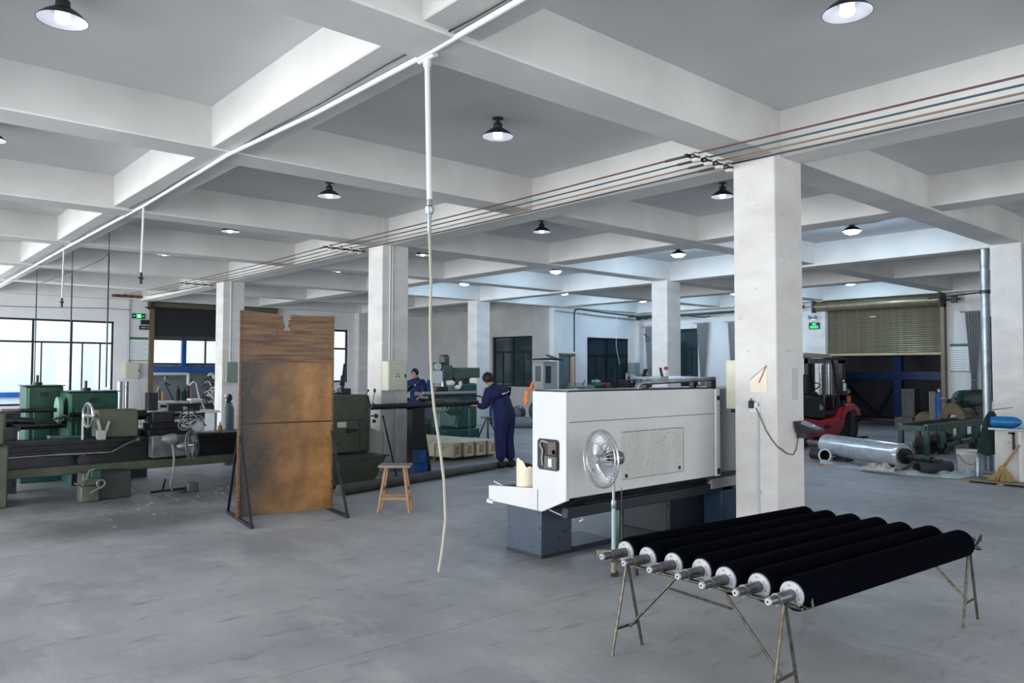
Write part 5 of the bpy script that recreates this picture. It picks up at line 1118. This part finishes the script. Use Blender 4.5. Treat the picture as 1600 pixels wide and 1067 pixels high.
for y in (4.2, 5.1):
    part('guard_post', MB().tube([(9.85, y, 1.95), (9.95, y, 1.97), (10.02, y, 1.9), (10.15, y, 1.5), (10.32, y, .9), (10.35, y, .75)], .032, 8), black_m, t)
    part('guard_post', MB().tube([(9.62, y, 1.95), (9.62, y, 1.2), (9.6, y, .95)], .03, 8), black_m, t)
part('roof', MB().prism([(8.6, 1.98), (8.7, 2.08), (9.75, 2.06), (9.95, 1.98)], 'xz', 4.18, 5.12), M('roof_canvas', '#a7a493', rough=.8), t, bev=.01)
part('roof_bars', MB().bar((9.6, 4.2, 1.96), (10.6, 4.2, 1.96), .05).bar((9.6, 5.1, 1.96), (9.95, 5.1, 1.96), .05), black_m, t)
part('steering_wheel', MB().ring((9.95, 4.65, 1.32), (-.6, 0, 1), .16, .015, 24, 6).cyl((9.95, 4.65, 1.32), (10.15, 4.65, 1.0), .025), black_m, t)
part('dashboard', MB().box(9.7, 10.3, 4.2, 5.1, .68, .78).box(10.15, 10.35, 4.25, 5.05, .8, 1.1), black_m, t, bev=.02)
ms = part('mast', MB().box(10.45, 10.60, 4.18, 4.28, .1, 2.0).box(10.45, 10.60, 5.02, 5.12, .1, 2.0).box(10.62, 10.72, 4.24, 4.32, .1, 1.9).box(10.62, 10.72, 4.98, 5.06, .1, 1.9), black_m, t)
for z_ in (1.86, 1.0): part('mast_tie', MB().box(10.45, 10.7, 4.18, 5.12, z_, z_+.12), black_m, ms)
part('lift_cylinder', MB().cyl((10.55, 4.55, .2), (10.55, 4.55, 1.85), .04).cyl((10.55, 4.75, .2), (10.55, 4.75, 1.85), .04), steel_m, ms)
part('chain', MB().box(10.72, 10.735, 4.5, 4.53, .4, 1.8).box(10.72, 10.735, 4.77, 4.8, .4, 1.8), dsteel_m, ms)
part('mast_bolts', MB().ball((10.47, 4.16, 1.45), .03).ball((10.50, 4.16, 1.30), .035).box(10.48, 10.56, 4.14, 4.18, 1.22, 1.4), whitepl_m, ms)
part('carriage', MB().box(10.75, 10.85, 4.1, 5.2, .25, .75), black_m, t)
for y in (4.3, 4.9): part('fork', MB().box(10.85, 11.9, y-.06, y+.06, .04, .09).box(10.85, 10.90, y-.06, y+.06, .04, .7), black_m, t)
def wheel(c, r, w, par):
    x, y, z = c
    wq = part('wheel', MB().lathe([(r*.55, -w/2), (r*.9, -w/2), (r, -w/2+.03), (r, w/2-.03), (r*.9, w/2), (r*.55, w/2)], c, (0, 1, 0), n=32), rubber_m, par)
    part('rim', MB().lathe([(0, -w/2+.04), (r*.3, -w/2+.03), (r*.45, -w/2+.02), (r*.56, -w/2+.0), (r*.56, w/2), (0, w/2)], c, (0, 1, 0), n=24), M('dark_rim', '#3a3a3d', rough=.5), wq)
wheel((10.88, 4.28, .34), .34, .24, t); wheel((10.88, 5.02, .34), .34, .24, t); wheel((8.7, 4.30, .28), .28, .2, t); wheel((8.7, 5.0, .28), .28, .2, t)
part('tail_light', MB().box(10.62, 10.70, 4.1, 4.16, .95, 1.1), M('amber_lamp', '#c86030'), t)
part('head_lamp', MB().cyl((10.7, 4.2, 1.2), (10.76, 4.2, 1.2), .06), galv_m, t)
def text(body, loc, rot, size, mat, par, depth=.002, name='lettering'):
    cu = bpy.data.curves.new(name, 'FONT'); cu.body = body; cu.size = size; cu.extrude = depth; cu.materials.append(mat); cu.align_x = 'CENTER'; cu.align_y = 'CENTER'
    tmp = bpy.data.objects.new('tmp', cu); COL.objects.link(tmp); dg = bpy.context.evaluated_depsgraph_get(); dg.update(); me = bpy.data.meshes.new_from_object(tmp.evaluated_get(dg)); bpy.data.objects.remove(tmp); bpy.data.curves.remove(cu); me.name = name
    if not me.materials: me.materials.append(mat)
    o = bpy.data.objects.new(name, me); COL.objects.link(o); o.parent = par
    o.matrix_basis = wm(par).inverted() @ Matrix.Translation(loc) @ rot.to_matrix().to_4x4() if hasattr(rot, 'to_matrix') else wm(par).inverted() @ Matrix.Translation(loc)
    return o
from mathutils import Euler
text('fo', (9.45, 4.192, .87), Euler((PI/2, 0, 0)), .2, whitepl_m, t)
text('700 D', (9.62, 4.145, .42), Euler((PI/2, 0, 0)), .13, black_m, t)

# ------------------------------------------------------------------ wrapped roll and things on the floor at the right
t = thing('wrapped_roller', 'large steel roller wrapped in clear film lying on the floor, right', 'roller', (7.0, 1.9, 0))
A = Vector((7.30, 3.02, .27)); Bv = Vector((6.35, 1.22, .27)); dr_ = (Bv-A).normalized()
part('drum', MB().lathe([(0, 0), (.185, 0), (.20, .015), (.20, (Bv-A).length-.015), (.185, (Bv-A).length), (0, (Bv-A).length)], A, dr_, n=36), film_m, t)
part('film_lip', MB().lathe([(.19, 0), (.215, .02), (.21, .09), (.2, .1)], Bv-dr_*.06, dr_, n=30), film_m, t)
part('shaft', MB().cyl(Bv, Bv+dr_*.62, .055, n=20).cyl(Bv+dr_*.62, Bv+dr_*.8, .038, n=16).cyl(Bv, Bv+dr_*.06, .13, n=24), dsteel_m, t)
part('shaft', MB().cyl(A, A-dr_*.55, .055, n=20), steel_m, t)
t = thing('cradle_block', 'dark blocks holding the film wrapped roller off the floor', 'block', (6.8, 2, 0))
part('block', MB().box(7.0, 7.3, 2.5, 2.75, 0, .07), black_m, t); part('block', MB().box(6.4, 6.75, 1.35, 1.55, 0, .07), black_m, t)
t = thing('white_ring', 'white ring end of a tube beside the wrapped roller', 'tube', (6.5, 2.75, 0))
part('ring', MB().ring((6.62, 2.72, .13), (-.62, -.78, .1), .11, .014, 28, 8), whitepl_m, t)
part('tube', MB().lathe([(.10, 0), (.10, .3), (0, .3), (0, .25), (.09, .25), (.09, 0)], (6.62, 2.72, .13), (.35, .93, 0), n=24), black_m, t)
t = thing('black_tube', 'short black plastic tube with open end under the steel shaft', 'tube', (6.6, .9, 0))
part('pipe', MB().lathe([(.078, 0), (.105, 0), (.105, .62), (.078, .62), (.078, 0)], (6.25, .98, .105), (.80, -.45, 0), n=28), M('black_pvc', '#3c4044', rough=.3), t)
def crumple(name, label, cat, pts, wid, ht, mat, seed, zoff=.0, n=40):
    random.seed(seed); m = MB(); vs = []; P = [Vector(p) for p in pts]; K_ = 9
    for i in range(n+1):
        f = i/n*(len(P)-1); a = int(min(f, len(P)-2)); p = P[a].lerp(P[a+1], f-a); d = (P[a+1]-P[a]).normalized(); s_ = Vector((-d.y, d.x, 0)); amp = .5+.5*math.sin(i*.55+seed)*math.sin(i*.23+1)
        for q in range(K_):
            u = q/(K_-1)*2-1
            vs.append(p + s_*u*wid*(.8+.3*random.random()) + Vector((0, 0, zoff+.004+max(0, 1-u*u)*ht*(.25+.75*amp)*random.uniform(.45, 1))))
    m.add(vs, [(i*K_+q, i*K_+q+1, (i+1)*K_+q+1, (i+1)*K_+q) for i in range(n) for q in range(K_-1)], False)
    o = solo(name, m, mat, label, cat, loc=tuple(P[0])); return o
crumple('plastic_sheet', 'long crumpled plastic sheet on the floor before the wrapped roller', 'plastic sheet', [(6.35, 2.62, 0), (6.15, 2.05, 0), (6.1, 1.5, 0), (6.15, 1.0, 0), (6.25, .5, 0), (6.5, -.1, 0)], .13, .12, sheet_m, 2)
crumple('white_rag', 'white rags bundled on the crumpled plastic sheet', 'rag', [(6.05, 1.75, 0.02), (6.05, 1.2, .02)], .2, .17, rag_m, 4, .02, 22)
crumple('plastic_bag', 'loose clear plastic heap beside the white bucket', 'plastic sheet', [(6.75, 1.3, 0), (6.6, .6, 0), (6.8, .2, 0)], .16, .13, sheet_m, 9)
solo('cardboard_strip', MB().box(6.15, 6.3, 1.9, 2.6, .0, .03), card_m, 'flat cardboard strip under the crumpled plastic sheet', 'cardboard')
t = thing('bucket', 'white plastic bucket with wire handle on the floor at the right', 'bucket', (7.2, .53, 0))
part('body', MB().lathe([(0, .0), (.145, 0), (.163, .29), (.174, .295), (.174, .32), (.168, .325), (.178, .355), (.178, .37), (.165, .37), (.14, .02), (0, .02)], (7.2, .53, .0), n=32), M('bucket_white', '#dddcd8', '#cbc8c0', .4, scale=5), t)
part('handle', MB().tube([(7.06, .64, .30), (7.02, .54, .19), (7.05, .45, .13), (7.14, .36, .18), (7.2, .35, .31)], .004, 6), dsteel_m, t)
part('paint', MB().cyl((7.2, .53, .29), (7.2, .53, .30), .15, n=28), card_m, t)
t = thing('steel_flask', 'slim silver bottle standing beside the white cabinet', 'bottle', (6.35, .15, .0))
part('body', MB().lathe([(0, 0), (.038, 0), (.04, .28), (.02, .32), (.012, .36), (.012, .38), (0, .38)], (6.35, .12, .05), n=20), galv_m, t)
t = thing('pallet', 'low wooden pallet under the white cabinet and broom', 'pallet', (6.5, -.3, 0))
for i in range(4): part('board', MB().box(5.9+.27*i, 6.13+.27*i, -.95, .2, .03, .05), M('dirty_board', '#8d8473', '#6f6757', .7, scale=6), t)
for y in (-.9, -.35, .1): part('skid', MB().box(5.9, 6.95, y, y+.08, 0, .03), card_m, t)
t = thing('white_cabinet', 'worn white cabinet with metal edged top at the right photo edge', 'cabinet', (6.5, -.4, .05))
part('body', MB().box(6.18, 6.75, -1.0, -.17, .05, .80), M('worn_white_panel', '#d9d8d4', '#c4c1ba', .6, scale=4, c3='#8b857a', s3=12, l3=.68, h3=.76), t, bev=.005)
part('top', MB().box(6.12, 6.8, -1.05, -.10, .80, .835), galv_m, t, bev=.004)
part('edge_strip', MB().box(6.155, 6.18, -.52, -.49, .05, .80), whitepl_m, t)
part('hook', MB().box(6.14, 6.175, -.44, -.41, .52, .78).box(6.14, 6.17, -.44, -.36, .75, .78), black_m, t)
t = thing('blue_roll', 'bright blue plastic roll lying on the white cabinet', 'bag', (6.4, -.3, .835))
part('roll', MB().lathe([(0, 0), (.05, .0), (.085, .02), (.085, .30), (.06, .37), (.02, .41), (0, .41)], (6.30, -.08, .92), (.1, -1, 0), n=22), M('bright_blue_plastic', '#1878b8', '#0f5f98', .35, scale=10, bump=.3), t)
t = thing('blue_tray', 'pale blue plastic tray on the white cabinet at the photo edge', 'tray', (6.4, -.75, .835))
part('tray', MB().box(6.2, 6.6, -.95, -.52, .835, .90), M('pale_blue_plastic', '#7fb0cc', rough=.4), t, bev=.01)
t = thing('work_coat', 'dark green work coat hanging beside the tall pipe', 'coat', (6.4, 0, .5))
m = MB(); vs = []; N_ = 14
for r, (z, w) in enumerate(((1.06, .03), (1.02, .07), (.95, .09), (.85, .105), (.72, .12), (.6, .13), (.5, .135), (.40, .14))):
    for i in range(N_):
        a = 2*PI*i/N_; vs.append((6.32+.05*math.sin(a)*(1+.4*math.sin(i*2.2+r)), -.02+w*math.cos(a)+.012*(7-r)*-1+.0, z+.02*math.sin(i*1.7)))
m.add(vs, [(r*N_+i, r*N_+(i+1) % N_, (r+1)*N_+(i+1) % N_, (r+1)*N_+i) for r in range(7) for i in range(N_)] + [tuple(range(N_))], True)
part('cloth', m, coat_m, t)
part('hook', MB().tube([(6.32, -.1, 1.06), (6.33, -.12, 1.1), (7.32, -.1, 1.1)], .006, 5), dsteel_m, t)
t = thing('straw_broom', 'straw hand broom leaning against the white cabinet', 'broom', (6.1, -.3, .05))
part('handle', MB().cyl((6.07, -.30, .24), (6.15, -.50, .60), .024, .018, n=10), wood_m, t)
m = MB()
random.seed(8)
for i in range(90):
    a = random.uniform(-1, 1); b = random.uniform(-1, 1)
    m.tube([(6.07, -.31+.012*b, .26), (6.06+.02*b, -.30+.09*a, .17), (6.03+.06*b, -.28+.17*a, .055)], .009, 4)
part('bristles', m, bamboo_m, t, kind='stuff')
part('binding', MB().lathe([(.035, 0), (.05, -.06), (.04, -.07)], (6.068, -.305, .27), (.2, -.4, 1), n=14), bamboo_m, t)

# green frame bench
t = thing('green_roller_bench', 'long low green steel bench frame with shafts at the right', 'bench', (10.5, 2.3, 0))
gm = green_m
y0, y1 = 1.85, 2.33; x0, x1 = 9.0, 14.0
for y in (y0, y1):
    part('top_rail', MB().box(x0, x1, y-.04, y+.04, .52, .64), gm, t)
    part('bottom_rail', MB().box(x0+.7, x1, y-.04, y+.04, .14, .22), gm, t)
    part('slide_way', MB().box(x0, x1, y-.035, y+.035, .64, .67), M('brown_way', '#6a5f58', rough=.4, metal=.4), t)
    for x in (9.04, 9.9, 10.8, 11.7, 12.6, 13.5): part('post', MB().box(x-.05, x+.05, y-.04, y+.04, 0 if x < 9.2 else .14, .52), gm, t)
    for x in (9.9, 11.7, 13.5): part('foot', MB().box(x-.12, x+.12, y-.07, y+.07, 0, .14), black_m, t)
part('end_rail', MB().box(x0-.04, x0+.04, y0, y1, .54, .64), gm, t)
part('under_motor', MB().cyl((9.4, 2.1, .28), (9.9, 2.1, .28), .12, n=18).box(9.35, 9.9, 2.0, 2.2, .0, .18), black_m, t)
part('under_motor', MB().cyl((10.3, 2.1, .25), (10.8, 2.1, .25), .14, n=18).box(10.3, 10.8, 1.95, 2.25, 0, .13), dsteel_m, t)
t.scale = (1, 1, .95)
t = thing('steady_rest', 'brass coloured steady rest on the green bench frame', 'steady rest', (11.2, 2.1, .64))
part('body', MB().prism([(-.26, .64), (-.1, .64), (-.06, .74), (.06, .74), (.1, .64), (.26, .64), (.24, .78), (.08, 1.0), (-.05, 1.02), (-.13, .95), (-.24, .78)], 'yz', 11.15, 11.28).xf(Matrix.Translation((0, 2.10, 0))), M('brassy_casting', '#574a33', '#3a3124', .45, .3, scale=7), t, bev=.01)
part('rollers', MB().cyl((11.1, 2.05, 1.03), (11.33, 2.05, 1.03), .05).cyl((11.1, 2.22, 1.03), (11.33, 2.22, 1.03), .05), black_m, t)
part('rag', MB().ball((11.2, 2.28, 1.085), .05, .08, .02), M('peach_rag', '#c79a80', rough=.8), t)
t = thing('gear_motor', 'dark green motor with tapered nose above the green bench', 'motor', (12.3, 2.1, .67))
part('body', MB().lathe([(0, 0), (.05, 0), (.08, .25), (.16, .32), (.2, .36), (.2, 1.6), (0, 1.6)], (11.5, 2.15, 1.06), (1, -.02, 0), n=24), M('dark_green_motor', '#214740', '#17342f', .4, scale=6), t)
part('shaft', MB().cyl((11.34, 2.15, 1.06), (11.5, 2.15, 1.06), .045), dsteel_m, t)
part('stand', MB().box(12.3, 12.9, 2.0, 2.3, .67, .9), dsteel_m, t)
part('hose', MB().tube([(12.1, 2.0, .9), (12.15, 1.95, .78), (12.3, 1.95, .7)], .02, 6), black_m, t)
# stuff beyond the shutter
t = thing('gas_bottle', 'blue gas bottle at the right jamb of the olive shutter', 'cylinder', (16.5, 4.2, 0))
part('body', MB().lathe([(0, 0), (.12, 0), (.12, .95), (.05, 1.08), (0, 1.08)], (16.3, 4.15, 0), n=20), blue_m, t)
part('cap', MB().ball((16.3, 4.15, 1.12), .08, .08, .1), galv_m, t)
t = thing('tan_sack', 'tan sack in the yard beyond the olive shutter', 'sack', (16.9, 4.75, 0))
part('sack', MB().ball((16.9, 4.75, .25), .3, .3, .25), M('tan_sack', '#8c7458', rough=.9), t)
solo('grey_box', MB().box(16.95, 17.35, 5.08, 5.45, .3, 1.15), M('grey_box_card', '#777674', '#62605e', .8, scale=6), 'tall grey box on a low one in the yard beyond the shutter', 'box', bev=.01)
solo('grey_box', MB().box(16.45, 16.75, 4.3, 4.5, 0, 1.1), M('grey_brown_card', '#8a8078', rough=.8), 'grey brown upright box beside the blue gas bottle', 'box', bev=.01)
solo('grey_box', MB().box(16.8, 17.4, 5.08, 5.6, 0, .3), M('grey_box_card', '#777674'), 'low grey box on the yard floor beyond the shutter', 'box', bev=.01)
t = thing('flat_trolley', 'low dark flat trolley in the yard beyond the shutter', 'trolley', (17.5, 7, 0))
part('deck', MB().box(17.3, 18.2, 5.6, 7.4, .14, .2), dsteel_m, t)
for x, y in ((17.4, 5.7), (17.4, 7.3), (18.1, 5.7), (18.1, 7.3)): part('wheel', MB().cyl((x-.03, y, .07), (x+.03, y, .07), .07), rubber_m, t)

# ------------------------------------------------------------------ people
def skin_obj(name, joints, edges, mat, par, sub=2, root=0):
    me = bpy.data.meshes.new(name); me.from_pydata([j_[0] for j_ in joints], edges, []); me.materials.append(mat)
    o = bpy.data.objects.new(name, me); COL.objects.link(o); o.parent = par
    sk = o.modifiers.new('skin', 'SKIN'); sk.use_smooth_shade = True
    sv = me.skin_vertices[0].data if me.skin_vertices else None
    if sv is None:
        bpy.context.view_layer.objects.active = o; me.attributes
    for i, (c, r) in enumerate(joints):
        rr = r if isinstance(r, tuple) else (r, r)
        o.data.skin_vertices[0].data[i].radius = rr
    o.data.skin_vertices[0].data[root].use_root = True
    ss = o.modifiers.new('sub', 'SUBSURF'); ss.levels = sub; ss.render_levels = sub
    return o

def person(label, loc, rz, pose, stripe_back=False):
    """local frame: +x is the way the person faces, +y their left, metres"""
    t = thing('person', label, 'person', loc, rz)
    P = pose
    names = list(P.keys()); idx = {n: i for i, n in enumerate(names)}
    # continuous body
    E_ = [('pelvis', 'belly'), ('belly', 'chest'), ('chest', 'neckb'), ('neckb', 'neck'), ('neck', 'jaw'), ('jaw', 'mid'), ('mid', 'crown')]
    for s_ in ('l', 'r'):
        E_ += [('pelvis', 'hip'+s_), ('hip'+s_, 'knee'+s_), ('knee'+s_, 'ankle'+s_), ('ankle'+s_, 'toe'+s_), ('neckb', 'sho'+s_), ('sho'+s_, 'elb'+s_), ('elb'+s_, 'wri'+s_), ('wri'+s_, 'palm'+s_)]
    RB = dict(pelvis=.09, belly=.085, chest=.08, neckb=.05, neck=.052, jaw=.066, mid=(.082, .092), crown=(.062, .07))
    for s_ in 'lr': RB.update({'hip'+s_: .065, 'knee'+s_: .05, 'ankle'+s_: .03, 'toe'+s_: .024, 'sho'+s_: .032, 'elb'+s_: .032, 'wri'+s_: .026, 'palm'+s_: (.036, .018)})
    J = [(P[n], RB[n]) for n in names]; ED = [(idx[a], idx[b]) for a, b in E_]
    # fingers
    for s_ in 'lr':
        pv = Vector(P['palm'+s_]); wv = Vector(P['wri'+s_]); d = (pv-wv).normalized(); side = Vector((0, 1, 0)) if abs(d.y) < .8 else Vector((1, 0, 0))
        side = (side - d*side.dot(d)).normalized(); dn = d.cross(side); dn = -dn if dn.z > 0 else dn
        sg = 1 if s_ == 'r' else -1
        for fi, (off, ln) in enumerate(((-.026, .055), (-.009, .068), (.009, .072), (.026, .064))):
            b0 = pv + d*.02 + side*off; b1 = b0 + d*ln*.5 + dn*.008; b2 = b1 + d*ln*.35 + dn*.028
            n0 = len(J); J += [(tuple(b0), .0095), (tuple(b1), .009), (tuple(b2), .0075)]; ED += [(idx['palm'+s_], n0), (n0, n0+1), (n0+1, n0+2)]
        b0 = wv + d*.03 + side*.03*sg; b1 = b0 + d*.03 + side*.018*sg; n0 = len(J); J += [(tuple(b0), .011), (tuple(b1+d*.02), .009)]; ED += [(idx['wri'+s_], n0), (n0, n0+1)]
    skin_obj('body', J, ED, skin_m, t, 2, idx['pelvis'])
    # coverall following the body
    P = dict(P); P['yoke'] = tuple(Vector(P['chest']).lerp(Vector(P['neckb']), .5))
    CN = ['pelvis', 'belly', 'chest', 'yoke', 'neckb'] + [a+s_ for s_ in 'lr' for a in ('hip', 'knee', 'ankle', 'sho', 'elb', 'wri')]
    RC = dict(pelvis=(.21, .19), belly=(.21, .185), chest=(.24, .20), yoke=(.17, .15), neckb=(.10, .09))
    for s_ in 'lr': RC.update({'hip'+s_: .145, 'knee'+s_: .105, 'ankle'+s_: .09, 'sho'+s_: .12, 'elb'+s_: .075, 'wri'+s_: .05})
    ci = {n: i for i, n in enumerate(CN)}
    JC = []
    for n in CN:
        v = Vector(P[n])
        if n[:3] == 'wri': v = v.lerp(Vector(P['elb'+n[-1]]), .12)
        if n[:5] == 'ankle': v = v + Vector((0, 0, .015))
        if n == 'neckb': v = v - Vector((0, 0, .01))
        JC.append((tuple(v), RC[n]))
    EC = [(ci[{'neckb': 'yoke'}.get(a, a)] if b[:3] == 'sho' else ci[a], ci[b]) for a, b in E_ if a in ci and b in ci and (a, b) != ('chest', 'neckb')] + [(ci['chest'], ci['yoke']), (ci['yoke'], ci['neckb'])]
    cv = skin_obj('coverall', JC, EC, cloth_m, t, 2, 0)
    nb = Vector(P['neckb']); nk = Vector(P['neck'])
    part('collar', MB().lathe([(.095, -.04), (.09, .0), (.072, .045), (.062, .04), (.068, 0)], nb.lerp(nk, .35), (nk-nb), n=20), cloth_m, t, False)
    # head details
    m_ = Vector(P['mid']); jw = Vector(P['jaw']); cr_ = Vector(P['crown']); upv = (cr_-jw).normalized(); fw = Vector(P['_face']) if '_face' in P else Vector((1, 0, 0))
    return t, m_, upv

def head(t, m_, upv, fw):
    fw = (fw - upv*fw.dot(upv)).normalized(); lf = upv.cross(fw)
    B = Matrix((fw, lf, upv)).transposed().to_4x4(); B.translation = m_
    hm = MB()
    # hair cap: upper back shell of an ellipsoid
    n, k_ = 24, 12; vs = []; fs = []
    for j_ in range(k_+1):
        ph = j_/k_*PI*.70
        for i in range(n):
            th = 2*PI*i/n; front = max(0, math.cos(th))
            p_ = ph*(1-.42*front**1.5) if ph > .2 else ph
            vs.append((.108*math.sin(p_)*math.cos(th)-.008, .092*math.sin(p_)*math.sin(th), .112*math.cos(p_)+.012+.003*math.sin(i*5+j_*3)))
    fs = [(j_*n+i, (j_+1)*n+i, (j_+1)*n+(i+1) % n, j_*n+(i+1) % n) for j_ in range(k_) for i in range(n)]
    hm.add(vs, fs, True).xf(B); hr = part('hair', hm, hair_m, t, False)
    sol = hr.modifiers.new('thick', 'SOLIDIFY'); sol.thickness = .01
    part('nose', MB().ball((.082, 0, -.018), .014, .011, .02).xf(B), skin_m, t, False)
    for s_ in (-1, 1):
        part('ear', MB().ball((-.005, s_*.078, -.012), .02, .009, .028).xf(B), skin_m, t, False)
        part('eye', MB().ball((.072, s_*.03, .010), .008, .012, .006).xf(B), black_m, t, False)
    part('mouth', MB().box(.066, .076, -.02, .02, -.056, -.051).xf(B), M('lips', '#8a5248', rough=.5), t, False)

# standing worker, seen from behind, leaning to his left side, hands on the bar

pose1 = dict(pelvis=(-.05, 0, .92), belly=(-.0, .02, 1.05), chest=(.05, .05, 1.22), neckb=(.13, .09, 1.37), neck=(.17, .11, 1.43), jaw=(.21, .13, 1.475), mid=(.225, .14, 1.525), crown=(.23, .145, 1.575),
    hipl=(-.05, .095, .86), kneel=(-.02, .10, .48), anklel=(-.05, .11, .09), toel=(.08, .12, .035),
    hipr=(-.05, -.095, .86), kneer=(-.03, -.10, .48), ankler=(-.10, -.11, .09), toer=(.03, -.12, .035),
    shol=(.11, .24, 1.30), elbl=(.14, .33, 1.06), wril=(.33, .30, 1.06), palml=(.40, .29, 1.07),
    shor=(.08, -.12, 1.33), elbr=(.14, -.22, 1.10), wrir=(.33, -.08, 1.09), palmr=(.40, -.05, 1.10))
faceang = math.atan2(.98, -.2)
w1, m_, u_ = person('worker in navy coveralls standing with his back turned beside the dark round bar', (1.64, 6.03, 0), faceang, pose1)
head(w1, m_, u_, Vector((1, .15, -.12)))
def wrap(name, pts, wid, mat, par, target):
    P = [Vector(p) for p in pts]; Q = []
    for i in range(len(P)-1):
        for q in range(6): Q.append(P[i].lerp(P[i+1], q/6))
    Q.append(P[-1]); m = MB()
    vs = [q + Vector((0, 0, dz*wid)) for q in Q for dz in (-.5, 0, .5)]
    m.add(vs, [(i*3+k, (i+1)*3+k, (i+1)*3+k+1, i*3+k+1) for i in range(len(Q)-1) for k in (0, 1)], True)
    o = part(name, m, mat, par, False)
    sw_ = o.modifiers.new('wrap', 'SHRINKWRAP'); sw_.target = target; sw_.offset = .008
    so_ = o.modifiers.new('thick', 'SOLIDIFY'); so_.thickness = .004
    return o
cvr = [c for c in w1.children if c.name.startswith('coverall')][0]
wrap('white_stripe', [(.06, -.22, 1.30), (-.06, -.15, 1.31), (-.14, .0, 1.29), (-.13, .12, 1.28), (.0, .27, 1.26)], .03, whitepl_m, w1, cvr)
for s_, nm in ((1, 'l'), (-1, 'r')):
    a = Vector(pose1['ankle'+nm]); part('shoe', MB().ball((a.x+.06, a.y, .045), .165, .062, .05).ball((a.x-.01, a.y, .07), .085, .06, .065), shoe_m, w1, False)
pose2 = dict(pelvis=(-.02, 0, .94), belly=(.0, 0, 1.08), chest=(.03, 0, 1.27), neckb=(.06, 0, 1.42), neck=(.08, 0, 1.49), jaw=(.11, 0, 1.54), mid=(.115, 0, 1.60), crown=(.105, 0, 1.66),
    hipl=(-.02, .095, .88), kneel=(.0, .10, .49), anklel=(-.03, .11, .09), toel=(.1, .12, .035),
    hipr=(-.02, -.095, .88), kneer=(.0, -.10, .49), ankler=(-.03, -.11, .09), toer=(.1, -.12, .035),
    shol=(.03, .18, 1.36), elbl=(.02, .27, 1.10), wril=(.22, .30, .98), palml=(.29, .30, .97),
    shor=(.05, -.18, 1.36), elbr=(.12, -.26, 1.14), wrir=(.33, -.22, 1.10), palmr=(.40, -.21, 1.09))
w2, m_, u_ = person('second worker in navy coveralls looking down at the bench by the grey wall', (4.18, 12.4, 0), math.atan2(.0, -1) + .25, pose2)
head(w2, m_, u_, Vector((1, .0, -.35)))
wrap('badge', [(.25, .06, 1.27), (.25, .10, 1.27)], .05, whitepl_m, w2, [c for c in w2.children if c.name.startswith('coverall')][0])
for s_, nm in ((1, 'l'), (-1, 'r')):
    a = Vector(pose2['ankle'+nm]); part('shoe', MB().ball((a.x+.06, a.y, .045), .165, .062, .05).ball((a.x-.01, a.y, .07), .085, .06, .065), shoe_m, w2, False)
    w = Vector(pose2['wri'+nm]); e_ = Vector(pose2['elb'+nm]); part('cuff', MB().cyl(w.lerp(e_, .1), w.lerp(e_, .2), .05, n=14), whitepl_m, w2, False)
